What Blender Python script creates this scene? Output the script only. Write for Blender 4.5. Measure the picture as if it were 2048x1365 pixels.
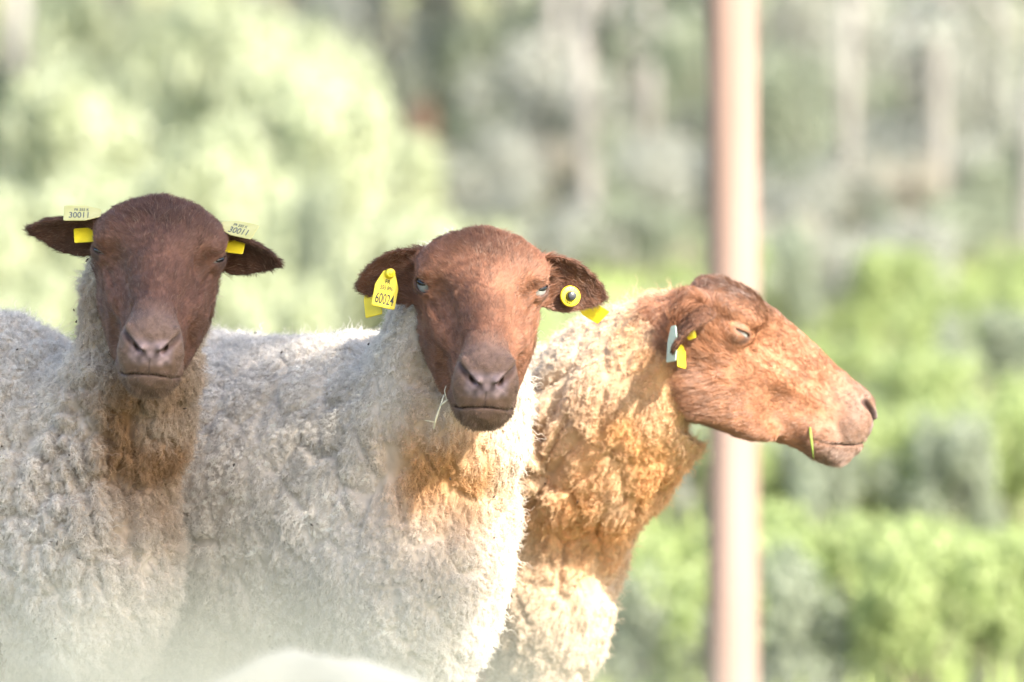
import bpy, math, random
import numpy as np
from mathutils import Vector, Matrix, kdtree

for o in list(bpy.data.objects):
    bpy.data.objects.remove(o)
scene = bpy.context.scene
col = scene.collection
rng = np.random.default_rng(7)
random.seed(7)
R = math.radians

# ------------------------------------------------------------------ camera
CAMY, ZC, FOC = -8.0, 0.70, 8.0
SC = 1800.0                                   # photo pixels per metre at the focus distance
cam_d = bpy.data.cameras.new('camera')
cam = bpy.data.objects.new('camera', cam_d)
col.objects.link(cam)
cam.location = (0, CAMY, ZC)
cam.rotation_euler = (R(90), 0, 0)
cam_d.sensor_width = 36.0
cam_d.lens = 36.0 * FOC / (2048 / SC)
cam_d.clip_start, cam_d.clip_end = 0.05, 600
cam_d.dof.use_dof = True
cam_d.dof.focus_distance = 7.95
cam_d.dof.aperture_fstop = cam_d.lens / 52.0
scene.camera = cam


def pix(px, py, y=0.0):
    d = (y - CAMY) / FOC
    return np.array([(px - 1024) / SC * d, y, ZC - (py - 682.5) / SC * d])


# ------------------------------------------------------------------ sky and sun
SUN_EL = 36.0
sh = np.array([0.62, -0.785]); sh /= np.linalg.norm(sh)       # towards the sun, on the ground
SUN = np.array([sh[0] * math.cos(R(SUN_EL)), sh[1] * math.cos(R(SUN_EL)), math.sin(R(SUN_EL))])
world = bpy.data.worlds.new('World'); scene.world = world
world.use_nodes = True
wn = world.node_tree
bg = wn.nodes['Background']
sky = wn.nodes.new('ShaderNodeTexSky')
sky.sky_type = 'NISHITA'
sky.sun_disc = False
sky.sun_elevation = R(SUN_EL)
sky.sun_rotation = math.atan2(sh[0], sh[1])
sky.air_density = 1.0; sky.dust_density = 2.0; sky.ozone_density = 1.0
wn.links.new(sky.outputs[0], bg.inputs[0])
bg.inputs[1].default_value = 0.15
sun_d = bpy.data.lights.new('sun', 'SUN')
sun_d.energy = 4.5
sun_d.angle = R(0.53)
sun_d.color = (1.0, 0.93, 0.82)
sun = bpy.data.objects.new('sun', sun_d); col.objects.link(sun)
sun.rotation_euler = Vector(SUN).to_track_quat('Z', 'Y').to_euler()
sun.location = (8, -5, 9)
scene.view_settings.view_transform = 'Standard'
scene.view_settings.look = 'None'
scene.view_settings.gamma = 1.0
scene.view_settings.exposure = 1.80
scene.cycles.max_bounces = 8
scene.cycles.diffuse_bounces = 5
scene.cycles.transparent_max_bounces = 16
scene.cycles.use_denoising = True
try:
    scene.cycles_curves.shape = 'RIBBONS'
except Exception:
    pass


# ------------------------------------------------------------------ materials
def new_mat(name):
    m = bpy.data.materials.new(name); m.use_nodes = True
    return m, m.node_tree, m.node_tree.nodes['Principled BSDF']


def noise_mat(name, cols, scale=8.0, rough=0.8, bump=0.0, bscale=None, spec=0.3, detail=6.0, stretch=None, trans=0.0):
    m, nt, b = new_mat(name)
    tc = nt.nodes.new('ShaderNodeTexCoord')
    src = tc.outputs['Object']
    if stretch:
        mp = nt.nodes.new('ShaderNodeMapping'); mp.inputs['Scale'].default_value = stretch
        nt.links.new(src, mp.inputs[0]); src = mp.outputs[0]
    n = nt.nodes.new('ShaderNodeTexNoise'); n.inputs['Scale'].default_value = scale; n.inputs['Detail'].default_value = detail
    nt.links.new(src, n.inputs['Vector'])
    r = nt.nodes.new('ShaderNodeValToRGB')
    el = r.color_ramp.elements
    while len(el) < len(cols):
        el.new(0.5)
    for i, c in enumerate(cols):
        el[i].position = 0.3 + 0.4 * i / max(1, len(cols) - 1)
        el[i].color = (*c, 1)
    nt.links.new(n.outputs['Fac'], r.inputs[0])
    nt.links.new(r.outputs[0], b.inputs['Base Color'])
    b.inputs['Roughness'].default_value = rough
    b.inputs['Specular IOR Level'].default_value = spec
    if bump:
        n2 = nt.nodes.new('ShaderNodeTexNoise'); n2.inputs['Scale'].default_value = bscale or scale * 4
        nt.links.new(src, n2.inputs['Vector'])
        bp = nt.nodes.new('ShaderNodeBump'); bp.inputs['Strength'].default_value = bump
        nt.links.new(n2.outputs['Fac'], bp.inputs['Height'])
        nt.links.new(bp.outputs[0], b.inputs['Normal'])
    if trans:
        t = nt.nodes.new('ShaderNodeBsdfTranslucent'); mx = nt.nodes.new('ShaderNodeMixShader')
        mx.inputs[0].default_value = trans
        nt.links.new(r.outputs[0], t.inputs[0]); nt.links.new(b.outputs[0], mx.inputs[1]); nt.links.new(t.outputs[0], mx.inputs[2])
        nt.links.new(mx.outputs[0], nt.nodes['Material Output'].inputs[0])
    return m


def attr_mat(name, rough=0.7, spec=0.25, trans=0.0, nscale=0.0, sheen=0.0):
    """colour from the 'col' attribute, broken up by a fine noise"""
    m, nt, b = new_mat(name)
    a = nt.nodes.new('ShaderNodeAttribute'); a.attribute_name = 'col'
    out = a.outputs['Color']
    if nscale:
        tc = nt.nodes.new('ShaderNodeTexCoord')
        n = nt.nodes.new('ShaderNodeTexNoise'); n.inputs['Scale'].default_value = nscale
        nt.links.new(tc.outputs['Object'], n.inputs['Vector'])
        mr = nt.nodes.new('ShaderNodeMapRange'); mr.inputs[3].default_value = 0.7; mr.inputs[4].default_value = 1.25
        nt.links.new(n.outputs['Fac'], mr.inputs[0])
        v = nt.nodes.new('ShaderNodeVectorMath'); v.operation = 'SCALE'
        nt.links.new(out, v.inputs[0]); nt.links.new(mr.outputs[0], v.inputs['Scale'])
        out = v.outputs[0]
    nt.links.new(out, b.inputs['Base Color'])
    b.inputs['Roughness'].default_value = rough
    b.inputs['Specular IOR Level'].default_value = spec
    if sheen:
        b.inputs['Sheen Weight'].default_value = sheen
        b.inputs['Sheen Roughness'].default_value = 0.4
    if trans:
        t = nt.nodes.new('ShaderNodeBsdfTranslucent'); mx = nt.nodes.new('ShaderNodeMixShader')
        mx.inputs[0].default_value = trans
        nt.links.new(out, t.inputs[0]); nt.links.new(b.outputs[0], mx.inputs[1]); nt.links.new(t.outputs[0], mx.inputs[2])
        nt.links.new(mx.outputs[0], nt.nodes['Material Output'].inputs[0])
    return m


M = {}
M['skin'] = attr_mat('brown_hide', 0.62, 0.28, nscale=140)
M['face_hair'] = attr_mat('short_brown_hair', 0.42, 0.36)
M['face_hair_sunlit'] = attr_mat('short_brown_hair_sunlit', 0.40, 0.75)  # sunlit copy of the face hair, extra gloss stands in for sun sheen
M['fleece'] = attr_mat('fleece_wool', 0.95, 0.05, nscale=60)
M['wool'] = attr_mat('wool_fibre', 0.8, 0.10, trans=0.22)
M['tag'] = noise_mat('yellow_tag_plastic', [(0.72, 0.55, 0.02), (0.86, 0.68, 0.03)], 60, 0.38, 0.05, 200, 0.5)
M['tag_pale'] = noise_mat('pale_tag_plastic', [(0.44, 0.41, 0.15), (0.51, 0.48, 0.22)], 60, 0.35, 0.05, 200, 0.5)
M['tag_green'] = noise_mat('tag_pale_green_tone', [(0.30, 0.42, 0.33), (0.38, 0.50, 0.40)], 60, 0.4, 0.05, 200, 0.5)  # greener, paler tone given to the edge-on tag
M['tag_black'] = noise_mat('black_tag_pin', [(0.02, 0.022, 0.026), (0.045, 0.045, 0.05)], 80, 0.3, 0.0, None, 0.5)
M['ink'] = noise_mat('black_print', [(0.03, 0.03, 0.03), (0.06, 0.06, 0.055)], 90, 0.6)
M['ink_worn'] = noise_mat('worn_grey_print', [(0.05, 0.06, 0.065), (0.13, 0.15, 0.15)], 300, 0.6)
M['straw'] = noise_mat('dry_straw', [(0.62, 0.55, 0.36), (0.75, 0.70, 0.52)], 90, 0.6, trans=0.2)
M['grass_green'] = noise_mat('fresh_grass_blade', [(0.22, 0.34, 0.05), (0.36, 0.48, 0.12)], 60, 0.5, trans=0.3)
M['debris'] = noise_mat('dark_plant_debris', [(0.03, 0.022, 0.018), (0.08, 0.06, 0.045)], 60, 0.9)
M['pupil'] = noise_mat('eye_pupil', [(0.004, 0.004, 0.005), (0.01, 0.01, 0.012)], 20, 0.08, spec=0.6)
m, nt, b = new_mat('pale_eye'); M['eye'] = m
tc = nt.nodes.new('ShaderNodeTexCoord'); n = nt.nodes.new('ShaderNodeTexNoise'); n.inputs['Scale'].default_value = 300
r = nt.nodes.new('ShaderNodeValToRGB')
r.color_ramp.elements[0].color = (0.13, 0.13, 0.12, 1); r.color_ramp.elements[1].color = (0.30, 0.30, 0.28, 1)
nt.links.new(tc.outputs['Object'], n.inputs['Vector']); nt.links.new(n.outputs['Fac'], r.inputs[0]); nt.links.new(r.outputs[0], b.inputs['Base Color'])
b.inputs['Roughness'].default_value = 0.12; b.inputs['Coat Weight'].default_value = 0.6; b.inputs['Coat Roughness'].default_value = 0.04


# ------------------------------------------------------------------ object helpers
def link(o, parent=None):
    col.objects.link(o)
    if parent is not None:
        o.parent = parent
    return o


def mesh_obj(name, V, F, mat, parent=None, smooth=True, colr=None):
    me = bpy.data.meshes.new(name)
    V = np.asarray(V, dtype=np.float32)
    if isinstance(F, np.ndarray):
        k = F.shape[1]
        me.vertices.add(len(V)); me.vertices.foreach_set('co', V.ravel())
        me.loops.add(F.size); me.loops.foreach_set('vertex_index', F.astype(np.int32).ravel())
        me.polygons.add(len(F))
        me.polygons.foreach_set('loop_start', np.arange(0, F.size, k, dtype=np.int32))
        me.polygons.foreach_set('loop_total', np.full(len(F), k, dtype=np.int32))
        me.update(calc_edges=True)
    else:
        me.from_pydata([tuple(map(float, v)) for v in V], [], F)
        me.update()
    if smooth:
        me.polygons.foreach_set('use_smooth', np.ones(len(me.polygons), dtype=bool))
    if colr is not None:
        a = me.attributes.new('col', 'FLOAT_COLOR', 'POINT')
        c4 = np.ones((len(V), 4), np.float32); c4[:, :3] = colr
        a.data.foreach_set('color', c4.ravel())
    if mat is not None:
        me.materials.append(mat)
    return link(bpy.data.objects.new(name, me), parent)


def curves_obj(name, pts, rad, colr, mat, parent):
    N, K = pts.shape[:2]
    hc = bpy.data.hair_curves.new(name)
    hc.add_curves([K] * N)
    hc.attributes['position'].data.foreach_set('vector', np.ascontiguousarray(pts, dtype=np.float32).ravel())
    ra = hc.attributes.new('radius', 'FLOAT', 'POINT')
    ra.data.foreach_set('value', np.broadcast_to(rad, (N, K)).astype(np.float32).ravel())
    ca = hc.attributes.new('col', 'FLOAT_COLOR', 'CURVE')
    c4 = np.ones((N, 4), np.float32); c4[:, :3] = colr
    ca.data.foreach_set('color', c4.ravel())
    hc.materials.append(mat)
    o = link(bpy.data.objects.new(name, hc), parent)
    o['kind'] = 'stuff'
    return o


def empty(name, loc, label=None, cat=None, group=None, kind=None):
    o = bpy.data.objects.new(name, None); o.location = loc; o.empty_display_size = 0.1
    link(o)
    return tag(o, label, cat, group, kind)


def tag(o, label=None, cat=None, group=None, kind=None):
    if label: o['label'] = label
    if cat: o['category'] = cat
    if group: o['group'] = group
    if kind: o['kind'] = kind
    return o


def keep(o, parent):
    """parent with the Empty standing anywhere: vertices stay in world space"""
    o.parent = parent
    o.matrix_parent_inverse = Matrix.Translation(parent.location).inverted()
    return o


def unit(v):
    v = np.asarray(v, float)
    return v / np.linalg.norm(v)


def tube(path, rads, seg=8, cap=True):
    path = np.asarray(path, float); n = len(path)
    V, F = [], []
    ref = np.array([0.31, 0.87, 0.2])
    for i in range(n):
        d = unit(path[min(i + 1, n - 1)] - path[max(i - 1, 0)])
        a = np.cross(d, ref)
        if np.linalg.norm(a) < 1e-3: a = np.cross(d, [1, 0, 0])
        a = unit(a); bb = np.cross(d, a)
        for k in range(seg):
            t = 2 * math.pi * k / seg
            V.append(path[i] + rads[i] * (math.cos(t) * a + math.sin(t) * bb))
    for i in range(n - 1):
        for k in range(seg):
            F.append((i * seg + k, i * seg + (k + 1) % seg, (i + 1) * seg + (k + 1) % seg, (i + 1) * seg + k))
    if cap:
        F.append(tuple(range(seg - 1, -1, -1)))
        F.append(tuple((n - 1) * seg + k for k in range(seg)))
    return V, F


def merge(parts):
    V, F = [], []
    for v, f in parts:
        b0 = len(V); V.extend(v); F.extend(tuple(i + b0 for i in q) for q in f)
    return V, F


# ------------------------------------------------------------------ implicit surfaces
def smin(a, b, k):
    h = np.clip(0.5 + 0.5 * (b - a) / k, 0, 1)
    return b + (a - b) * h - k * h * (1 - h)


def smax(a, b, k):
    return -smin(-a, -b, k)


def ell(P, c, r):
    p = [(P[i] - c[i]) for i in range(3)]
    k0 = np.sqrt(sum((p[i] / r[i]) ** 2 for i in range(3)))
    k1 = np.sqrt(sum((p[i] / r[i] ** 2) ** 2 for i in range(3))) + 1e-9
    return k0 * (k0 - 1) / k1


def cone(P, a, b, ra, rb):
    a = np.asarray(a, float); b = np.asarray(b, float)
    d = b - a
    t = sum((P[i] - a[i]) * d[i] for i in range(3)) / d.dot(d)
    t = np.clip(t, 0, 1)
    q = np.sqrt(sum((P[i] - a[i] - t * d[i]) ** 2 for i in range(3)))
    return q - (ra + (rb - ra) * t)


class Grid:
    def __init__(s, lo, hi, h):
        s.lo = np.array(lo, float); s.h = h
        s.n = np.ceil((np.array(hi) - s.lo) / h).astype(int) + 1
        s.ax = [np.float32(s.lo[i] + h * np.arange(s.n[i])) for i in range(3)]
        s.F = np.full(s.n, 1.0, np.float32)

    def P(s, sl=(slice(None),) * 3):
        x, y, z = (s.ax[i][sl[i]] for i in range(3))
        return x[:, None, None], y[None, :, None], z[None, None, :]

    def apply(s, fn, lo=None, hi=None):
        if lo is None:
            sl = (slice(None),) * 3
        else:
            lo = np.array(lo); hi = np.array(hi)
            i0 = np.clip(np.floor((lo - s.lo) / s.h).astype(int), 0, s.n - 1)
            i1 = np.clip(np.ceil((hi - s.lo) / s.h).astype(int) + 1, 1, s.n)
            sl = tuple(slice(i0[k], i1[k]) for k in range(3))
        s.F[sl] = fn(s.F[sl], s.P(sl))

    def copy(s):
        g = Grid.__new__(Grid); g.lo, g.h, g.n, g.ax, g.F = s.lo, s.h, s.n, s.ax, s.F.copy()
        return g

    def mesh(s):
        F = s.F; neg = F < 0
        n = F.shape
        c = [slice(0, -1), slice(1, None)]
        cnt = np.zeros([k - 1 for k in n], np.int8)
        for i in (0, 1):
            for j in (0, 1):
                for k in (0, 1):
                    cnt += neg[c[i], c[j], c[k]]
        act = (cnt > 0) & (cnt < 8)
        ids = np.full(act.shape, -1, np.int64)
        cells = np.argwhere(act); ids[act] = np.arange(len(cells))
        acc = np.zeros((len(cells), 3)); num = np.zeros(len(cells))
        corners = [(i, j, k) for i in (0, 1) for j in (0, 1) for k in (0, 1)]
        for a in corners:
            for ax in range(3):
                if a[ax]: continue
                bb = list(a); bb[ax] = 1
                fa = F[cells[:, 0] + a[0], cells[:, 1] + a[1], cells[:, 2] + a[2]]
                fb = F[cells[:, 0] + bb[0], cells[:, 1] + bb[1], cells[:, 2] + bb[2]]
                m = (fa < 0) != (fb < 0)
                t = fa[m] / (fa[m] - fb[m])
                p = np.tile(np.array(a, float), (m.sum(), 1)); p[:, ax] = t
                acc[m] += p; num[m] += 1
        V = s.lo + s.h * (cells + acc / num[:, None])
        Q = []
        for ax in range(3):
            o = [(1, 2), (2, 0), (0, 1)][ax]
            lo = [slice(None)] * 3; hi = [slice(None)] * 3
            lo[ax] = slice(0, -1); hi[ax] = slice(1, None)
            ch = neg[tuple(lo)] != neg[tuple(hi)]
            E = np.argwhere(ch)
            ok = np.ones(len(E), bool)
            for k in o: ok &= (E[:, k] > 0) & (E[:, k] < n[k] - 1)
            E = E[ok]
            s0 = neg[E[:, 0], E[:, 1], E[:, 2]]

            def cid(d1, d2):
                e = E.copy(); e[:, o[0]] += d1; e[:, o[1]] += d2
                return ids[e[:, 0], e[:, 1], e[:, 2]]
            q = np.stack([cid(-1, -1), cid(0, -1), cid(0, 0), cid(-1, 0)], 1)
            q[~s0] = q[~s0][:, ::-1]
            Q.append(q)
        return V, np.concatenate(Q)


def vnormals(V, F):
    nf = np.cross(V[F[:, 2]] - V[F[:, 0]], V[F[:, 3]] - V[F[:, 1]])
    N = np.zeros_like(V)
    for k in range(4): np.add.at(N, F[:, k], nf)
    return N / (np.linalg.norm(N, axis=1, keepdims=True) + 1e-12)


def smooth_mesh(V, F, it=1, lam=0.5):
    for _ in range(it):
        A = np.zeros_like(V); c = np.zeros(len(V))
        for k in range(4):
            np.add.at(A, F[:, k], V[F[:, (k + 1) % 4]]); np.add.at(c, F[:, k], 1)
            np.add.at(A, F[:, (k + 1) % 4], V[F[:, k]]); np.add.at(c, F[:, (k + 1) % 4], 1)
        V = V + lam * (A / c[:, None] - V)
    return V


def sample(V, F, N, n, w=None):
    T = np.concatenate([F[:, [0, 1, 2]], F[:, [0, 2, 3]]])
    ar = np.linalg.norm(np.cross(V[T[:, 1]] - V[T[:, 0]], V[T[:, 2]] - V[T[:, 0]]), axis=1)
    if w is not None: ar = ar * w[T].mean(1)
    cs = np.cumsum(ar); t = np.searchsorted(cs, rng.random(n) * cs[-1])
    t = np.minimum(t, len(T) - 1)
    a, b_ = rng.random(n), rng.random(n)
    f = a + b_ > 1; a[f], b_[f] = 1 - a[f], 1 - b_[f]
    B = np.stack([1 - a - b_, a, b_], 1)
    P = (V[T[t]] * B[:, :, None]).sum(1)
    Nn = (N[T[t]] * B[:, :, None]).sum(1)
    Nn /= np.linalg.norm(Nn, axis=1, keepdims=True) + 1e-9
    return P, Nn


def nearest(C, Q):
    kd = kdtree.KDTree(len(C))
    for i, c in enumerate(C.tolist()): kd.insert(c, i)
    kd.balance()
    return np.fromiter((kd.find(q)[1] for q in Q.tolist()), np.int64, len(Q))


def nearest2(C, Q):
    kd = kdtree.KDTree(len(C))
    for i, c in enumerate(C.tolist()): kd.insert(c, i)
    kd.balance()
    i1 = np.zeros(len(Q), np.int64); d = np.zeros((len(Q), 2))
    for j, q in enumerate(Q.tolist()):
        r2 = kd.find_n(q, 2)
        i1[j] = r2[0][1]; d[j] = r2[0][2], r2[1][2]
    return i1, d


class VNoise:
    """cheap smooth 3-D value noise"""
    def __init__(s, seed): s.t = np.random.default_rng(seed).random((32, 32, 32)).astype(np.float32)

    def __call__(s, P, sc):
        q = P * sc; i = np.floor(q).astype(int); f = q - i; f = f * f * (3 - 2 * f)
        r = 0
        for a in (0, 1):
            for b_ in (0, 1):
                for c in (0, 1):
                    w = (f[:, 0] if a else 1 - f[:, 0]) * (f[:, 1] if b_ else 1 - f[:, 1]) * (f[:, 2] if c else 1 - f[:, 2])
                    r = r + w * s.t[(i[:, 0] + a) % 32, (i[:, 1] + b_) % 32, (i[:, 2] + c) % 32]
        return r


vn = VNoise(3)


# ------------------------------------------------------------------ the ground
def gz(x, y):
    x = np.asarray(x, float); y = np.asarray(y, float)
    t = np.clip(y - 4.5, 0, None)
    z = .085 * t * (t / (t + 4)) + .33 * np.clip(y - 33, 0, None) * np.clip((y - 33) / 20, 0, 1)
    z += .52 * np.exp(-((y + 6.32) / .42) ** 2) * (1 + .04 * np.sin(x * 3.1 + .6))
    P = np.stack([x, y, 0 * x], -1).reshape(-1, 3)
    z += ((vn(P + 100, .6) - .5) * .16 + (vn(P + 50, 2.3) - .5) * .04).reshape(x.shape) * np.clip((y - 3) / 4, 0, 1)
    return z


gx = np.concatenate([np.linspace(-90, -8, 18), np.linspace(-7, 7, 71), np.linspace(8, 90, 18)])
gy = np.concatenate([np.linspace(-40, -8.5, 10), np.linspace(-8, 14, 111), np.linspace(14.6, 60, 60), np.linspace(64, 160, 18)])
GX, GY = np.meshgrid(gx, gy, indexing='ij')
GV = np.stack([GX, GY, gz(GX, GY)], -1).reshape(-1, 3)
ii, jj = np.meshgrid(np.arange(len(gx) - 1), np.arange(len(gy) - 1), indexing='ij')
k0 = (ii * len(gy) + jj).ravel()
GF = np.stack([k0, k0 + len(gy), k0 + len(gy) + 1, k0 + 1], 1)
M['ground'] = noise_mat('dry_meadow_soil', [(.13, .12, .075), (.19, .18, .11), (.16, .19, .085), (.24, .22, .165)], 1.7, .95, .5, 30)
tag(mesh_obj('ground', GV, GF, M['ground']), kind='structure')

# ------------------------------------------------------------------ plants behind
LEAFC = {
    'lime': [(.36, .40, .23), (.45, .485, .32), (.53, .555, .41)],
    'green': [(.19, .225, .155), (.28, .315, .225), (.36, .39, .30)],
    'grey': [(.27, .285, .235), (.37, .38, .33), (.46, .465, .42)],
    'dark': [(.06, .08, .05), (.10, .13, .08), (.15, .18, .11)],
    'straw': [(.34, .31, .24), (.43, .40, .33), (.50, .475, .41)],
    'russet': [(.22, .13, .09), (.32, .20, .14), (.40, .28, .20)],
    'spring': [(.24, .31, .11), (.33, .40, .165), (.42, .47, .24)],
}
for k, c in LEAFC.items():
    M['leaf_' + k] = noise_mat(k + '_leaf', c, 5.0, .55, trans=.46, detail=3)
M['bark_pale'] = noise_mat('pale_bark', [(.17, .16, .145), (.26, .245, .225), (.32, .305, .28)], 9, .9, .6, 30, stretch=(1, 1, .25))
M['bark_dark'] = noise_mat('brown_bark', [(.09, .065, .05), (.18, .13, .10)], 12, .9, .7, 40, stretch=(1, 1, .2))
M['rock'] = noise_mat('pale_limestone', [(.20, .195, .18), (.27, .265, .245), (.33, .325, .30)], 4, .9, .7, 22)
M['pole'] = noise_mat('weathered_pole_wood', [(.20, .130, .100), (.255, .172, .138), (.285, .205, .172)], 5, .8, .4, 40, stretch=(3, 3, .25))


def leaf_cloud(blobs, n, size, seed, droop=.2):
    """leaf-sized faces through the volume of a set of (centre, radius) clumps"""
    g = np.random.default_rng(seed)
    C = np.array([b_[0] for b_ in blobs], float); Rr = np.array([b_[1] for b_ in blobs], float)
    w = Rr ** 2; i = g.choice(len(C), n, p=w / w.sum())
    d = g.normal(size=(n, 3)); d /= np.linalg.norm(d, axis=1, keepdims=True)
    rad = g.random(n) ** .45
    P = C[i] + d * (Rr[i] * rad)[:, None] * np.array([1, 1, .85])
    nn = d + g.normal(0, .6, (n, 3)) + [0, 0, .5]; nn /= np.linalg.norm(nn, axis=1, keepdims=True)
    a = np.cross(nn, g.normal(size=(n, 3))); a /= np.linalg.norm(a, axis=1, keepdims=True)
    b_ = np.cross(nn, a)
    s = size * (.6 + .8 * g.random(n))[:, None]
    V = np.stack([P - a * s, P - b_ * s * .55 + nn * s * .12, P + a * s - [0, 0, 1] * s * droop, P + b_ * s * .55 + nn * s * .12], 1).reshape(-1, 3)
    return V, np.arange(4 * n).reshape(n, 4)


def stem_set(base, tips, r0, seed, seg=7):
    g = np.random.default_rng(seed)
    parts = []
    for t in tips:
        t = np.array(t, float); base_ = np.array(base, float)
        path = [base_ + (t - base_) * s + g.normal(0, .03, 3) * np.linalg.norm(t - base_) * (0 < s < 1) for s in np.linspace(0, 1, 5)]
        parts.append(tube(path, [r0 * (1 - .8 * s) for s in np.linspace(0, 1, 5)], seg))
    return merge(parts)


_proto = {}


def bush(loc, rad, kind, label, group, seed=0, squash=.85, n=2600):
    key = ('bush', kind, seed % 3)
    if key not in _proto:
        g = np.random.default_rng(40 + seed)
        blobs = [((g.normal(0, .42), g.normal(0, .42), .25 + .55 * g.random() * 1.3), .22 + .22 * g.random()) for _ in range(16)]
        V, F = leaf_cloud(blobs, n, .055, seed + 3)
        a = mesh_obj('foliage', V, F, M['leaf_' + kind], smooth=False)
        sv, sf = stem_set((0, 0, -.05), [b_[0] for b_ in blobs[:7]], .022, seed)
        s = mesh_obj('stem', sv, sf, M['bark_dark'])
        _proto[key] = (a.data, s.data)
        bpy.data.objects.remove(a); bpy.data.objects.remove(s)
    e = empty('shrub', loc, label, 'shrub', group)
    e.scale = (rad, rad, rad * squash); e.rotation_euler.z = random.uniform(0, 6.28)
    link(bpy.data.objects.new('foliage', _proto[key][0]), e)
    link(bpy.data.objects.new('stem', _proto[key][1]), e)
    return e


def tree(loc, h, r0, kind, bark, label, group, seed, crown_r=1.0, crown_lo=.35, n=3000, leaf=.06, lean=.04, name='sapling_tree', nblob=14):
    g = np.random.default_rng(seed)
    top = np.array([g.normal(0, lean) * h, g.normal(0, lean) * h, h])
    path = [top * s + np.array([g.normal(0, .012), g.normal(0, .012), 0]) * h * (s > 0) for s in np.linspace(0, 1, 8)]
    path[0] = np.array([0, 0, -.1])
    parts = [tube(path, [r0 * (1.25 - s) + .006 for s in np.linspace(0, 1, 8)], 10)]
    blobs = []
    for k in range(nblob):
        s = crown_lo + (1 - crown_lo) * (k + .5) / nblob
        o = top * s
        ang = k * 2.4 + g.random()
        rr = crown_r * (1.05 - .65 * abs(s - .62)) * (.35 + .65 * g.random())
        t = o + np.array([math.cos(ang) * rr, math.sin(ang) * rr, .12 * h * g.random()])
        parts.append(tube([o, (o + t) / 2 + [0, 0, .04 * h], t], [r0 * .4 * (1.1 - s) + .006, r0 * .25 * (1.1 - s) + .005, .004], 6))
        blobs.append((t, crown_r * (.22 + .25 * g.random())))
    e = empty(name, loc, label, 'tree', group)
    v, f = merge(parts)
    mesh_obj('trunk', v, f, M[bark], e)
    v, f = leaf_cloud(blobs, n, leaf, seed + 1)
    mesh_obj('crown', v, f, M['leaf_' + kind], e, smooth=False)
    return e


def ground_at(px, y):
    x = (px - 1024) / SC * (y - CAMY) / FOC
    return x, y, float(gz(np.array([x]), np.array([y]))[0])


def rock(loc, size, seed, label, group=None, name='limestone_rock', sub=4):
    import bmesh
    bm = bmesh.new(); bmesh.ops.create_icosphere(bm, subdivisions=sub, radius=1)
    V = np.array([v.co[:] for v in bm.verts]); F = np.array([[v.index for v in f.verts] for f in bm.faces]); bm.free()
    g = np.random.default_rng(seed)
    for _ in range(14):                                  # split faces of the stone
        d = unit(g.normal(size=3)); lim = .62 + .3 * g.random()
        ov = np.clip(V @ d - lim, 0, None); V -= ov[:, None] * d * .85
    V *= (1 + .22 * (vn(V + seed, 2.2) - .5) + .09 * (vn(V + seed, 7) - .5) + .03 * (vn(V + seed, 20) - .5))[:, None]
    V *= np.array(size)
    o = mesh_obj(name, V, F, M['rock'])
    o.location = loc
    return tag(o, label, 'rock', group)


# --- wooden pole
xp, yp, zp = ground_at(1466, 5.2)
prof = [(-.4, .0475), (.0, .0475), (.9, .0465), (1.4, .0465), (2.2, .046), (2.8, .0445), (3.0, .043), (3.02, .02)]
V, F = tube([(xp + .004 * math.sin(3 * z), yp, zp + z) for z, _ in prof], [r_ for _, r_ in prof], 24)
tag(mesh_obj('wooden_pole', V, F, M['pole']), 'tall bare reddish wooden pole standing before the wooded slope', 'pole')

# --- shrubs and young trees on the slope (place read from the photograph, distance from the slope they stand on)
SH = 'shrubs on the wooded slope'
TR = 'young trees on the wooded slope'
bush_names = {'lime': 'bright yellow-green shrub', 'green': 'mid green shrub', 'grey': 'grey-green shrub',
              'dark': 'dark green shrub', 'straw': 'straw coloured shrub', 'russet': 'russet shrub', 'spring': 'vivid yellow-green shrub'}


def where(px, py=None, y=None):
    pre = '' if y is None or (py is not None and py > 900) else ('low on the slope ' if y < 15 else ('midway up the slope ' if y < 23 else 'high on the slope '))
    if px < 200: w = 'beyond sheep 30011\'s back'
    elif px < 520: w = 'behind sheep 30011\'s head'
    elif px < 780: w = 'between the two tagged sheep'
    elif px < 1120: w = 'behind sheep 60024\'s head'
    elif px < 1400: w = 'between sheep 60024 and the wooden pole'
    elif px < 1560: w = 'behind the wooden pole'
    elif px < 1800: w = 'past the nose of the profile sheep'
    else: w = 'far out ahead of the profile sheep'
    if py is not None and py > 900: w = 'down on the meadow ' + w
    return pre + w


def bush_px(px, py, y, rpx, kind, seed):
    """shrub whose middle shows at (px, py): it stands on the slope, so its height follows from the distance"""
    k = (y - CAMY) / FOC
    x = (px - 1024) / SC * k
    zmid = ZC - (py - 682.5) / SC * k
    z0 = float(gz(np.array([x]), np.array([y]))[0])
    rad = rpx / SC * k
    top = max(zmid + rad - z0, .3)
    size = 'large ' if rad > .75 else ('small ' if rad < .42 else '')
    e = bush((x, y, z0), rad, kind, size + bush_names[kind] + ' ' + where(px, py, y), 'shrubs on the wooded slope', seed, squash=top / (1.15 * rad))
    if top > 2.2 * rad: e.scale = (rad, rad, top / 1.15)
    return e


gb_ = random.Random(11)
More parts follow.
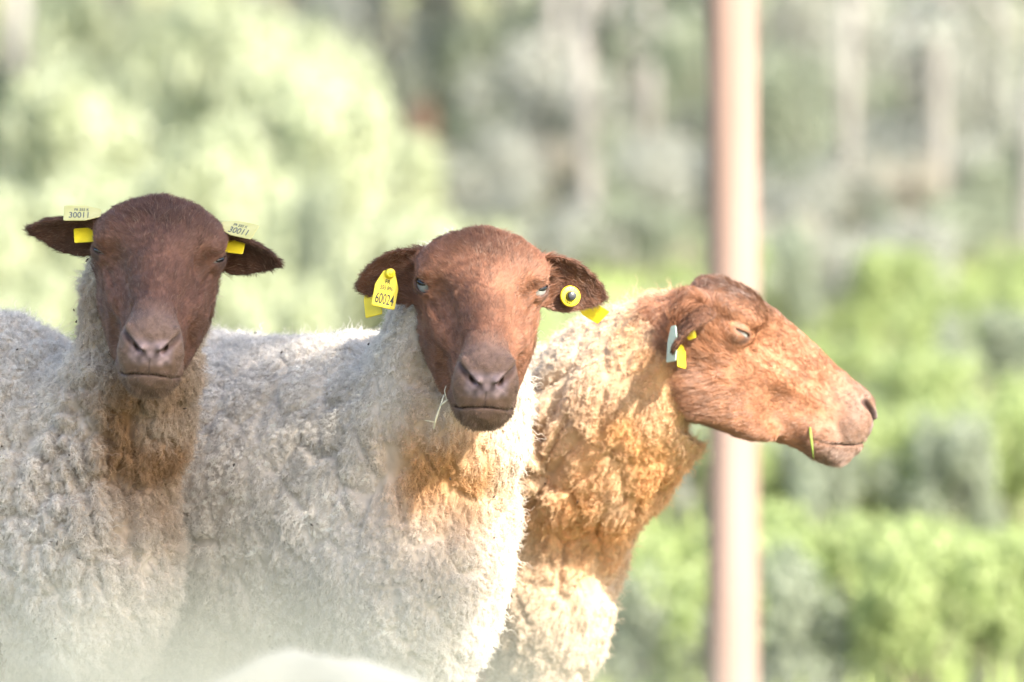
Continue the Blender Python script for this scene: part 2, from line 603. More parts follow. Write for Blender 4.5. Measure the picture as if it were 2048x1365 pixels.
# bright mass behind the two front faces
for i, (px, py, y, r_, k) in enumerate([
    (330, 470, 15, 260, 'lime'), (620, 330, 17, 230, 'lime'), (150, 330, 17, 200, 'lime'), (700, 560, 14, 210, 'lime'), (480, 180, 20, 210, 'lime'),
    (60, 560, 14, 190, 'lime'), (250, 90, 22, 210, 'lime'), (640, 420, 13, 60, 'green'), (800, 420, 19, 150, 'lime'),
    (40, 250, 24, 130, 'dark'), (20, 420, 20, 80, 'green'), (90, 90, 26, 60, 'russet'), (90, 160, 25, 90, 'green'),
    (880, 230, 27, 110, 'dark'), (900, 340, 26, 70, 'dark'), (830, 240, 24, 38, 'russet'), (760, 90, 28, 60, 'russet'), (860, 40, 30, 80, 'dark'),
    (620, 60, 27, 130, 'straw'), (740, 200, 26, 120, 'grey'),
    (960, 420, 24, 110, 'green'), (1120, 330, 26, 150, 'grey'), (1060, 130, 28, 130, 'green'), (1230, 260, 25, 110, 'green'), (1330, 300, 29, 90, 'dark'),
    (1340, 120, 27, 100, 'green'), (1270, 20, 30, 80, 'dark'), (1250, 560, 21, 120, 'green'), (1130, 560, 23, 140, 'straw'), (1360, 480, 23, 100, 'grey'),
    (1600, 130, 27, 150, 'grey'), (1750, 300, 26, 150, 'green'), (1580, 300, 24, 120, 'grey'), (1850, 110, 29, 130, 'green'), (1990, 180, 30, 110, 'dark'),
    (1980, 420, 27, 110, 'green'), (1700, 520, 23, 130, 'grey'), (1860, 560, 24, 140, 'straw'), (2010, 640, 24, 70, 'dark'), (1560, 520, 22, 90, 'green'),
    (1900, 720, 22, 130, 'grey'), (1780, 760, 21, 110, 'straw'), (1950, 860, 20, 120, 'green'), (1620, 720, 21, 110, 'grey'), (1820, 920, 18, 110, 'grey'),
    (1330, 1060, 10, 150, 'lime'), (1650, 1040, 12, 190, 'lime'), (1850, 1130, 11, 170, 'lime'), (2010, 1080, 13, 150, 'green'), (1560, 1000, 15, 110, 'green'),
    (1740, 1200, 9, 120, 'lime'), (1960, 1250, 9, 150, 'lime'), (1330, 960, 14, 80, 'green'), (1580, 1230, 9, 120, 'grey'), (1300, 1260, 9, 110, 'grey'),
    (1720, 1100, 10, 50, 'dark'), (1960, 1330, 8.5, 60, 'green'), (1560, 950, 18, 110, 'straw'),
    (420, 330, 21, 260, 'lime'), (120, 160, 24, 180, 'lime'), (700, 120, 25, 190, 'grey'), (900, 560, 18, 130, 'lime'), (800, 600, 14, 150, 'lime'), (30, 640, 12, 130, 'lime'),
    (980, 250, 29, 120, 'grey'), (1060, 430, 27, 130, 'grey'), (1180, 430, 24, 110, 'green'), (1190, 120, 30, 130, 'grey'), (1330, 400, 26, 110, 'grey'), (1300, 640, 19, 110, 'green'), (1390, 220, 28, 80, 'green'), (1420, 620, 22, 110, 'grey'),
    (1680, 220, 29, 140, 'green'), (1720, 60, 31, 140, 'grey'), (1820, 240, 27, 130, 'grey'), (1930, 300, 28, 120, 'grey'), (1640, 420, 25, 110, 'green'), (1800, 440, 26, 120, 'green'), (1900, 500, 23, 110, 'lime'), (2030, 520, 25, 90, 'grey'),
    (1560, 640, 20, 100, 'grey'), (1740, 640, 22, 110, 'green'), (1980, 740, 21, 100, 'green'), (1850, 820, 19, 100, 'green'), (1680, 850, 17, 110, 'grey'), (1560, 840, 17, 100, 'green'), (1480, 1000, 15, 120, 'lime'), (1400, 1180, 9.5, 120, 'lime'),
    (1480, 1300, 9, 110, 'lime'), (1640, 1290, 8.8, 110, 'lime'), (1830, 1300, 8.8, 120, 'lime'), (1880, 1010, 14, 120, 'lime'), (1760, 980, 15, 110, 'lime'), (2040, 960, 15, 100, 'lime'), (2040, 1240, 9, 120, 'lime'),
    (1100, 200, 24, 150, 'grey'), (1000, 380, 22, 120, 'grey'), (1270, 380, 21, 110, 'grey'), (1160, 60, 26, 140, 'green'), (1620, 60, 25, 130, 'grey'), (1860, 350, 22, 120, 'grey'), (1700, 400, 21, 110, 'grey'), (1560, 200, 23, 110, 'green'), (1960, 60, 25, 120, 'grey'), (640, 200, 23, 160, 'lime'), (930, 130, 25, 110, 'green'),
    (1310, 1230, 6.6, 190, 'lime'), (1530, 1250, 6.3, 190, 'lime'), (1720, 1240, 6.6, 210, 'lime'), (1930, 1260, 6.2, 210, 'lime'), (1620, 1330, 5.7, 140, 'green'), (1830, 1330, 5.7, 140, 'lime'), (2040, 1320, 5.9, 150, 'lime'), (1400, 1320, 5.8, 130, 'lime'), (1250, 1330, 5.8, 120, 'green'),
    (1290, 1160, 9, 110, 'lime'), (1560, 1130, 9.5, 120, 'lime'), (1660, 1180, 8.5, 110, 'green'), (1900, 1220, 8.5, 120, 'green'), (1420, 1060, 11, 110, 'green'),
    (560, 640, 12, 120, 'lime'), (450, 600, 13, 130, 'lime'), (1150, 700, 19, 130, 'grey'), (1000, 560, 20, 90, 'grey')]):
    bush_px(px, py, y, r_, 'spring' if (k == 'lime' and py > 900) else k, i)

# the slope goes on to both sides of the view
go_ = random.Random(5)
for i in range(80):
    side_ = -1 if i % 2 else 1
    y = 7.0 + 24 * go_.random() ** .8
    rad = .30 + .45 * go_.random()
    half = 1024 / SC * (y - CAMY) / FOC
    x = side_ * (half + rad * 1.5 + (.9 if side_ > 0 else .25) + 4.2 * go_.random())
    z = float(gz(np.array([x]), np.array([y]))[0])
    k = go_.choice(['spring', 'lime', 'green', 'grey', 'grey', 'lime', 'green', 'straw'])
    bush((x, y, z), rad, k, bush_names[k] + ' on the slope out ' + ('past the hindquarters of sheep 30011' if side_ < 0 else 'beyond the gaze of the profile sheep'), 'shrubs on the wooded slope', i, squash=.9 + .7 * go_.random())

tree_names = {'lime': 'slender pale-barked yellow-green tree', 'green': 'slender pale-barked mid green tree', 'grey': 'slender pale-barked grey-green tree'}
for i, (px, y, d_, k) in enumerate([
    (1075, 24, .060, 'grey'), (1150, 26, .070, 'grey'), (1190, 19, .055, 'green'), (930, 29, .070, 'grey'), (1010, 30, .09, 'green'), (1290, 24, .055, 'green'), (1260, 29, .08, 'grey'),
    (1610, 25, .06, 'grey'), (1590, 27, .07, 'green'), (1730, 30, .085, 'grey'), (1830, 25, .06, 'grey'), (1920, 28, .08, 'green'), (2040, 18, .06, 'grey'), (1690, 21, .04, 'grey'),
    (1880, 21, .055, 'green'), (1560, 31, .09, 'grey'), (600, 29, .08, 'lime'), (710, 31, .09, 'grey'), (510, 27, .06, 'lime'), (270, 28, .07, 'lime'), (820, 30, .08, 'lime'),
    (120, 27, .07, 'lime'), (30, 23, .06, 'green'), (1380, 28, .07, 'green')]):
    x, y, z = ground_at(px, y)
    tree((x, y, z), 4.5 + 2.5 * gb_.random(), d_ * .55, k, 'bark_pale', tree_names[k] + ' ' + where(px, None, y), TR, 200 + i, crown_r=.9, crown_lo=.12, n=1500, leaf=.05, lean=.02, nblob=18)

# bigger trees higher up, closing the view
for i, (px, y) in enumerate([(-250, 40), (80, 44), (380, 39), (700, 46), (1000, 41), (1300, 45), (1600, 40), (1900, 44), (2200, 41), (220, 56), (900, 58), (1500, 57), (2050, 58)]):
    x, y, z = ground_at(px, y)
    k = ['green', 'grey', 'dark'][i % 3]
    tree((x, y, z), 8 + 2 * gb_.random(), .16, k, 'bark_dark', {'green': 'broad green tree high on the slope', 'grey': 'broad grey-green tree high on the slope', 'dark': 'broad dark green tree high on the slope'}[k] + ' ' + where(px),
         'tall trees high on the slope', 300 + i, crown_r=2.4, crown_lo=.10, n=5000, leaf=.13, name='woodland_tree', nblob=24)

# pale stones lying on the slope
for i, (px, y, s_) in enumerate([(1645, 25.5, .30), (1185, 22, .16), (1560, 26, .25), (1790, 20, .18)]):
    x, y, z = ground_at(px, y)
    rock((x, y, z + s_ * .35), (s_, s_ * .8, s_ * .8), 60 + i, 'pale limestone rock on the slope ' + where(px), 'pale rocks on the slope', sub=3)

# rough grass on the meadow behind the flock (nobody could count it)
n = 30000
g_ = np.random.default_rng(77)
gxx = g_.uniform(-7, 7, n); gyy = 5.5 + 14 * g_.random(n) ** 1.3
B0 = np.stack([gxx, gyy, gz(gxx, gyy) - .01], 1)
hh = .04 + .08 * g_.random(n)
ang = g_.uniform(0, 6.28, n); wd = np.stack([np.cos(ang), np.sin(ang), 0 * ang], 1) * (.006 + .006 * g_.random((n, 1)))
ld = np.stack([np.cos(ang + 1.5), np.sin(ang + 1.5), 0 * ang], 1) * (hh * g_.uniform(-.5, .5, n))[:, None]
up_ = np.array([0, 0, 1.0]) * hh[:, None]
GVv = np.stack([B0 - wd, B0 + wd, B0 + wd * .7 + up_ * .6 + ld * .35, B0 - wd * .7 + up_ * .6 + ld * .35, B0 + up_ + ld, ], 1)
GFf = []
F1 = np.arange(n)[:, None] * 5 + np.array([0, 1, 2, 3])[None]
F2 = np.arange(n)[:, None] * 5 + np.array([3, 2, 4, 4])[None]
M['meadow'] = noise_mat('meadow_grass_blade', [(.20, .28, .07), (.29, .36, .12), (.38, .40, .20)], 1.2, .6, trans=.35)
me_f = [tuple(q) for q in F1.tolist()] + [tuple(q[:3]) for q in F2.tolist()]
tag(mesh_obj('meadow_grass', GVv.reshape(-1, 3), me_f, M['meadow'], smooth=False), 'rough yellow-green grass covering the meadow behind the flock', 'grass', kind='stuff')

# --- added unseen tree, its crown placed to shade the two front faces
SD = np.array([SUN[0], SUN[1]]) / SUN[2]                      # ground step per metre of height towards the sun
perp = np.array([sh[1], -sh[0]]) * -1                         # across the light, positive towards the sunny side
if perp[0] < 0: perp = -perp
EDGE = -.01
dist = 5.6
ccx = sh * dist + perp * (EDGE - .72)
zmidt = .65 + dist * math.tan(R(SUN_EL))
e = empty('added_shade_tree', (ccx[0], ccx[1], float(gz(np.array([ccx[0]]), np.array([ccx[1]]))[0])), 'dense upright evergreen tree added unseen beside the camera to shade the two front faces', 'tree')
path = [(0, 0, -.1), (.02, 0, 1.2), (0, .02, 2.6), (.01, 0, 4.2), (0, 0, 6.4)]
parts = [tube(path, [.13, .11, .09, .06, .02], 12)]
blobs = []
for k in range(60):
    zz = 2.6 + 3.9 * k / 59; a_ = k * 2.4
    rr = .50 * min(1, (7.0 - zz) / 1.2)
    bx_, by_ = 0, 0
    t_ = (rr * math.cos(a_) + bx_, rr * math.sin(a_) + by_, zz)
    parts.append(tube([(0, 0, zz - .35), t_], [.03, .008], 6)); blobs.append((t_, .30))
    blobs.append(((rr * .35 * math.cos(a_ + 2) + bx_, rr * .35 * math.sin(a_ + 2) + by_, zz), .34))
v, f_ = merge(parts); mesh_obj('trunk', v, f_, M['bark_dark'], e)
v, f_ = leaf_cloud(blobs, 26000, .055, 901)
mesh_obj('crown', v, f_, M['leaf_dark'], e, smooth=False)

# ------------------------------------------------------------------ sheep: the head (local axes: u to the nose, w sideways, v up)
HU = np.array([-.100, -.085, -.066, -.030, .012, .042, .087, .125, .150, .170, .184, .193, .198, .2015])
HT = np.array([.000, .016, .034, .0570, .0665, .0645, .0545, .0440, .0385, .0325, .0265, .0195, .0110, -.006])
HB = np.array([-.030, -.045, -.060, -.078, -.088, -.084, -.072, -.0640, -.0600, -.0580, -.0550, -.0500, -.0430, -.030])
HW = np.array([.022, .040, .055, .0650, .0650, .0540, .0385, .0325, .0315, .0315, .0300, .0265, .0200, .010])
HM = np.array([-.015, -.010, -.004, .004, .006, .002, -.008, -.0120, -.0120, -.0130, -.0150, -.0170, -.018, -.019])
HN = np.array([2., 2., 2.1, 2.4, 2.5, 2.4, 2.5, 2.5, 2.5, 2.5, 2.4, 2.2, 2.1, 2.])
_ud = np.linspace(-.13, .23, 721)


def _sm(tab):
    y = np.interp(_ud, HU, tab)
    k = np.exp(-0.5 * (np.arange(-14, 15) / 6.0) ** 2); k /= k.sum()
    yp = np.concatenate([np.full(14, y[0]), y, np.full(14, y[-1])])
    return np.convolve(yp, k, 'valid')


TAB = {k: _sm(v) for k, v in dict(T=HT, B=HB, W=HW, M=HM, N=HN).items()}


def hsdf(P):
    u, w, v = P
    uf = u.ravel()
    g = {k: np.interp(uf, _ud, t).astype(np.float32)[:, None, None] for k, t in TAB.items()}
    a = np.where(v > g['M'], g['T'] - g['M'], g['M'] - g['B'])
    n = g['N']
    # the lower half is a little squarer, the crest of the nose a little flatter
    tp = np.interp(uf, [.02, .06, .13, .16], [0, .34, .30, 0]).astype(np.float32)[:, None, None]
    wf = g['W'] * (1 - tp * np.clip((v - g['M']) / a, 0, 1))
    f = ((np.abs(w) / wf) ** n + (np.abs(v - g['M']) / a) ** n) ** (1 / n)
    d = (f - 1) * np.minimum(g['W'], a) * 0.9
    out = np.maximum(u - .2015, -.098 - u)
    return np.maximum(d, out)


def mouth_v(u):
    return np.interp(u, [.135, .142, .160, .180, .192, .205], [-.0360, -.0365, -.0350, -.0300, -.0235, -.0195])


EYE_C = (.003, .0575, .0170)
EYE_R = .0150
MC = 8.0


def base_head(h=.0018):
    g = Grid((-.125, -.185, -.135), (.222, .185, .125), h)
    g.apply(lambda F, P: hsdf(P).astype(np.float32))

    def add(c, r, k):
        for s in ((1, -1) if c[1] else (1,)):
            cc = (c[0], c[1] * s, c[2]); e = max(r) + .03
            g.apply(lambda F, P: smin(F, ell(P, cc, r), k), np.array(cc) - e, np.array(cc) + e)

    def cut(a, b_, ra, rb, k):
        for s in (1, -1):
            A = (a[0], a[1] * s, a[2]); B = (b_[0], b_[1] * s, b_[2])
            g.apply(lambda F, P: smax(F, -cone(P, A, B, ra, rb), k), np.minimum(A, B) - .02, np.maximum(A, B) + .02)
    add((-.020, 0, .0495), (.040, .033, .0185), .016)          # woolly knob on the poll
    add((-.012, .034, .0455), (.034, .026, .016), .016)        # frontal corners
    add((-.003, .0540, .0365), (.030, .0195, .0140), .012)      # brow ridges
    add((.052, .036, -.004), (.040, .014, .018), .014)        # cheek bone under the eye
    add((.018, .039, -.046), (.050, .0165, .036), .018)       # masseter
    add((.055, .030, -.066), (.048, .014, .016), .014)        # jaw edge
    add((.172, .0, .007), (.023, .0305, .0255), .010)          # muzzle swelling
    add((.177, .0165, -.008), (.021, .0195, .022), .008)       # upper lips
    add((.164, .0, -.045), (.028, .0260, .0155), .008)        # chin
    add((.150, .024, -.040), (.022, .012, .014), .010)        # lip corners
    cut((.046, .056, .027), (.132, .042, .012), .0185, .0130, .014)   # hollow beside the nose bone
    cut((.085, .050, -.026), (.128, .043, -.020), .0075, .007, .014)  # hollow behind the mouth
    cut((.021, .060, .010), (.064, .0415, -.001), .0032, .0015, .007)  # tear crease
    cut((.032, .064, .027), (.060, .048, .034), .0075, .007, .012)
    # nostrils: slanted commas
    cut((.2045, .0060, .0030), (.1945, .0180, .0120), .0030, .0052, .003)
    cut((.1945, .0180, .0120), (.1740, .0325, .0195), .0054, .0040, .003)
    cut((.1960, .0130, .0075), (.168, .0150, .0060), .0050, .0040, .002)
    # nostril wings
    for s in (1, -1):
        A = (.1975, .0095 * s, .0115); B = (.178, .0265 * s, .0250)
        g.apply(lambda F, P: smin(F, cone(P, A, B, .0035, .0030), .005), (.16, -.05, -.01), (.22, .05, .04))
    # the groove under the nose and the mouth line
    g.apply(lambda F, P: smax(F, -cone(P, (.2050, 0, .001), (.2040, 0, -.0205), .0026, .0028), .002), (.18, -.01, -.04), (.22, .01, .01))

    def mouth(F, P):
        u, w, v = P
        mv = mouth_v(u.ravel()).astype(np.float32)[:, None, None]
        dep = np.interp(u.ravel(), [.136, .150, .19, .21], [.0, .0055, .007, .007]).astype(np.float32)[:, None, None]
        dep = dep * np.clip((.036 - np.abs(w)) / .009, .25, 1)
        slab = np.abs(v - mv + MC * w * w) - .0011
        slot = np.maximum(slab, -(F + dep))
        return np.where(u > .136, smax(F, -slot, .0022), F)
    g.apply(mouth, (.13, -.06, -.06), (.22, .06, -.005))
    return g


HEAD0 = base_head()


EN = [(.72, .63, .30)]


def eye_frame(s):
    n = unit((EN[0][0], EN[0][1] * s, EN[0][2])); up = unit(np.array([-.10, .0, 1.0]) - n * np.dot([-.10, 0, 1.0], n))
    a = np.cross(up, n) * s
    if a[0] < 0: a = -a
    return np.array([EYE_C[0], EYE_C[1] * s, EYE_C[2]]), a, n, up


EAR_S = np.array([0, .12, .3, .45, .62, .78, .90, .97, 1.0]); EAR_W = np.array([.50, .68, .96, 1.0, .90, .66, .38, .17, .05])


def build_head(openness, ears):
    """openness per eye (w<0, w>0); ears: per side dict of base, e1 (length), e2 (width), L, W, cup in head axes"""
    g = HEAD0.copy()
    for s, op in zip((-1, 1), openness):
        C, a, n, up = eye_frame(s)
        lo, hi = C - .032, C + .032

        def lid(F, P):
            q = [P[i] - C[i] for i in range(3)]
            d = sum(q[i] * q[i] for i in range(3)) ** .5
            pa = sum(q[i] * a[i] for i in range(3)); pb = sum(q[i] * up[i] for i in range(3)); pn = sum(q[i] * n[i] for i in range(3))
            F = smin(F, d - (EYE_R + .0026), .006)
            b0 = .0004 - .10 * pa
            hh = op * (1 - np.clip(np.abs(pa) / .0122, 0, 1.6) ** 2.4)
            # folds above and below the lids
            fold = np.sqrt((pb - b0 - hh - .0065) ** 2 + (d - EYE_R - .0045) ** 2) - .0011
            F = np.where(np.abs(pa) < .014, smax(F, -fold, .003), F)
            slot = np.maximum(np.abs(pb - b0) - hh, -pn + .004)
            slot = np.maximum(slot, np.abs(pa) - .0128)
            return smax(F, -slot, .0015)
        g.apply(lid, lo, hi)
    for e in ears:
        b0 = np.array(e['base']); e1 = unit(e['e1']); e2 = unit(np.array(e['e2']) - e1 * np.dot(e['e2'], e1)); e3 = np.cross(e1, e2)
        if np.dot(e3, e['face']) < 0: e3 = -e3
        L, Wd, cup = e['L'], e['W'], e['cup']
        e['fr'] = (b0, e1, e2, e3)
        pts = np.array([b0 - .03, b0 + .03, b0 + e1 * L - .045, b0 + e1 * L + .045])

        def ear(F, P):
            q = [P[i] - b0[i] for i in range(3)]
            s_ = sum(q[i] * e1[i] for i in range(3)); t_ = sum(q[i] * e2[i] for i in range(3)); z_ = sum(q[i] * e3[i] for i in range(3))
            x = np.clip(s_ / L, 0, 1)
            w_ = np.interp(x, EAR_S, EAR_W) * Wd
            cu = cup * (1.7 - 1.1 * x) / Wd
            zz = cu * t_ * t_ - .010 * (1 - x) ** 2 - e.get('droop', 0) * x * x * L
            th = .0030 - .0014 * x
            d = np.maximum(np.abs(z_ - zz) / np.sqrt(1 + (2 * cu * t_) ** 2) - th, np.abs(t_) - w_)
            d = np.maximum(d, np.maximum(s_ - L, -s_ - .006))
            root = cone(P, b0 - e1 * .012, b0 + e1 * .018, .021, .013)
            root = smax(root, -cone(P, b0 + e1 * .010 + e3 * .010, b0 + e1 * .045 + e3 * .010, .008, .013), .005)
            return smin(F, smin(d, root, .008), .010).astype(np.float32)
        g.apply(ear, pts.min(0), pts.max(0))
    V, F = g.mesh()
    V = smooth_mesh(V, F, 1, .35)
    Nn = vnormals(V, F)
    amp = .0007 + .0007 * np.clip((V[:, 0] - .15) / .03, 0, 1)
    V = V + Nn * ((vn(V + 3, 150) - .5) * amp + (vn(V + 6, 55) - .5) * .0022)[:, None]
    return V, F


def head_colour(V, N, tone, crown_dark=.5):
    """base colours of the hide in head axes"""
    u, w, v = V[:, 0], V[:, 1], V[:, 2]
    c = np.tile(np.array(tone), (len(V), 1))
    nz = vn(V + 5, 70)[:, None]; n2 = vn(V + 9, 24)[:, None]
    st_ = vn(V * np.array([60, 260, 110]) + 40, 1.0)[:, None]
    c *= 0.66 + .22 * nz + .26 * n2 + .26 * st_
    # crown and brow are a deeper chestnut, the muzzle greyer, the ear insides darker
    k = np.clip((v - (.045 if crown_dark > .4 else .026)) / .03, 0, 1) * np.clip((.07 - u) / .05, 0, 1)
    c *= (1 - (1 - crown_dark) * k * .8)[:, None]
    mz = np.clip((u - .135) / .035, 0, 1)[:, None]
    grey = np.array([.175, .115, .088]) * (0.85 + .3 * nz)
    c = c * (1 - .75 * mz) + grey * .75 * mz
    # bare skin of the nose, lilac grey with dark blotches
    nose = np.clip((u - .186) / .008, 0, 1) * np.clip((v + .012) / .008, 0, 1) * np.clip((.0215 - v) / .006, 0, 1) * np.clip((.026 - np.abs(w)) / .006, 0, 1)
    skin = np.array([.27, .19, .185]) * (0.22 + 1.35 * vn(V + 2, 170)[:, None])
    c = c * (1 - nose[:, None]) + skin * nose[:, None]
    # inner nostril and mouth line: darker along the grooves
    for s in (1, -1):
        A = np.array([.2045, .006 * s, .003]); B = np.array([.1945, .018 * s, .012]); D = np.array([.174, .0325 * s, .0195])
        dd = np.minimum(seg_d(V, A, B), seg_d(V, B, D))
        k = np.clip((.0052 - dd) / .0015, 0, 1)[:, None]
        c = c * (1 - .8 * k) + np.array([.05, .03, .03]) * .8 * k
    ml = np.abs(v - mouth_v(u) + MC * w * w)
    k = (np.clip((.0016 - ml) / .0008, 0, 1) * (u > .142) * (np.abs(w) < .05))[:, None]
    c = c * (1 - .7 * k) + np.array([.05, .032, .03]) * .7 * k
    er = np.clip((np.abs(w) - .070) / .012, 0, 1)[:, None] * (np.abs(u + .03) < .2)[:, None]
    c *= 1 - (.38 if crown_dark > .4 else .58) * er
    k = (np.clip((.0014 - np.abs(w)) / .0008, 0, 1) * (u > .19) * (v < .0) * (v > -.024))[:, None]  # groove under the nose painted darker to make it show
    c = c * (1 - .65 * k) + np.array([.05, .032, .03]) * .65 * k
    # skin of the eyelids
    for s in (1, -1):
        C, a, n, up = eye_frame(s)
        d = np.linalg.norm(V - C, axis=1)
        k = (np.clip((EYE_R + .0036 - d) / .0016, 0, 1))[:, None]
        c = c * (1 - .75 * k) + np.array([.045, .03, .027]) * .75 * k
    return np.clip(c, 0, 1)


def seg_d(V, a, b_):
    d = b_ - a
    t = np.clip((V - a) @ d / d.dot(d), 0, 1)
    return np.linalg.norm(V - a - t[:, None] * d, axis=1)


def head_frame(yaw, pitch, roll):
    """yaw: 0 faces the camera, 90 faces +x; returns 3x3 with columns u, w, v in the world"""
    f = np.array([math.sin(R(yaw)) * math.cos(R(pitch)), -math.cos(R(yaw)) * math.cos(R(pitch)), -math.sin(R(pitch))])
    w = np.array([math.cos(R(yaw)), math.sin(R(yaw)), 0.0])
    v = np.cross(f, w)
    c, s = math.cos(R(roll)), math.sin(R(roll))
    w2 = c * w - s * v
    v2 = s * w + c * v
    return np.stack([f, w2, v2], 1)


def face_fur(V, F, N, colr, n, Mx, O, parent, lenk=1.0, mat='face_hair'):
    """short lying hair: backwards from the nose, upwards on the forehead"""
    bare = np.ones(len(V))
    u, w, v = V.T
    nose = (u > .188) & (v > -.014) & (v < .020) & (np.abs(w) < .025)
    bare[nose] = .05
    ml = np.abs(v - mouth_v(u) + MC * w * w)
    bare[(ml < .0022) & (u > .142)] = .15
    for s in (1, -1):
        C = eye_frame(s)[0]
        d = np.linalg.norm(V - C, axis=1)
        bare[d < EYE_R + .0036] = .12
        A = np.array([.2045, .006 * s, .003]); B = np.array([.1945, .018 * s, .012]); D = np.array([.174, .0325 * s, .0195])
        bare[np.minimum(seg_d(V, A, B), seg_d(V, B, D)) < .006] = 0
    bare[(u < -.07) & (np.abs(w) < .05)] = .2
    P, Nn = sample(V, F, N, n, bare)
    u, w, v = P.T
    flow = np.stack([-np.ones(n), 0.9 * w / .06, 0.15 + 0 * u], 1)
    up = np.clip((v - .03) / .03, 0, 1) * np.clip((.07 - u) / .05, 0, 1)
    flow[:, 2] += .6 * up
    flow[:, 2] -= 1.2 * np.clip((-v - .01) / .04, 0, 1) + .9 * np.clip((u - .15) / .03, 0, 1)
    ear = np.abs(w) > .075
    flow[ear] = np.stack([-.2 + 0 * w, np.sign(w), -.25 + 0 * w], 1)[ear]
    cl = vn(P + 3, 160) - .5; cl2 = vn(P + 8, 160) - .5; cl3 = vn(P + 17, 45) - .5
    flow[:, 1] += 1.9 * cl + 1.2 * cl3; flow[:, 2] += 1.9 * cl2
    flow += rng.normal(0, .22, flow.shape)
    g = flow - (flow * Nn).sum(1, keepdims=True) * Nn
    g /= np.linalg.norm(g, axis=1, keepdims=True) + 1e-6
    ln = .0052 + .005 * np.clip((v - .055) / .02, 0, 1) * (u < .02) - .0018 * np.clip((u - .12) / .05, 0, 1)
    ln = np.where(ear, .0055, ln)
    backk = np.clip((-(u + .38 * v) + .008) / .03, 0, 1) * (~ear) * np.clip((.045 - v) / .02, 0, 1)
    ln = ln + .009 * backk
    chin = np.clip((-v - .035) / .015, 0, 1) * np.clip((u - .13) / .03, 0, 1)
    ln = (ln + .0025 * chin) * lenk * (.6 + .8 * rng.random(n)) * (0.8 + .5 * vn(P + 1, 90))
    lift = .28 + .25 * rng.random(n) + .35 * backk + .38 * (vn(P + 12, 190) - .35) + .35 * chin + .35 * np.clip((v - .06) / .012, 0, 1) * (u < .02)
    t = np.linspace(0, 1, 4)[None, :, None]
    pts = P[:, None, :] - Nn[:, None, :] * .0006 + ln[:, None, None] * (Nn[:, None, :] * lift[:, None, None] * (t - .35 * t * t) + g[:, None, :] * (t ** 1.15))
    idx = nearest(V[::3], P)
    cc = colr[::3][idx] * (.72 + .62 * rng.random((n, 1))) * (.70 + .6 * vn(P * np.array([.45, 1, .8]) + 4, 210)[:, None])
    pale = rng.random(n) < .06 + .16 * np.clip((u - .13) / .03, 0, 1)
    cc[pale] = cc[pale] * .5 + np.array([.30, .21, .15]) * .6
    rad = np.array([.00016, .00015, .00011, .00003])
    W = pts @ Mx.T + O
    return curves_obj('face_hair', W, rad, cc, M[mat], parent)

# ------------------------------------------------------------------ sheep: whole animals
CREAM = np.array([.85, .795, .72])
GREYW = np.array([.56, .52, .47])


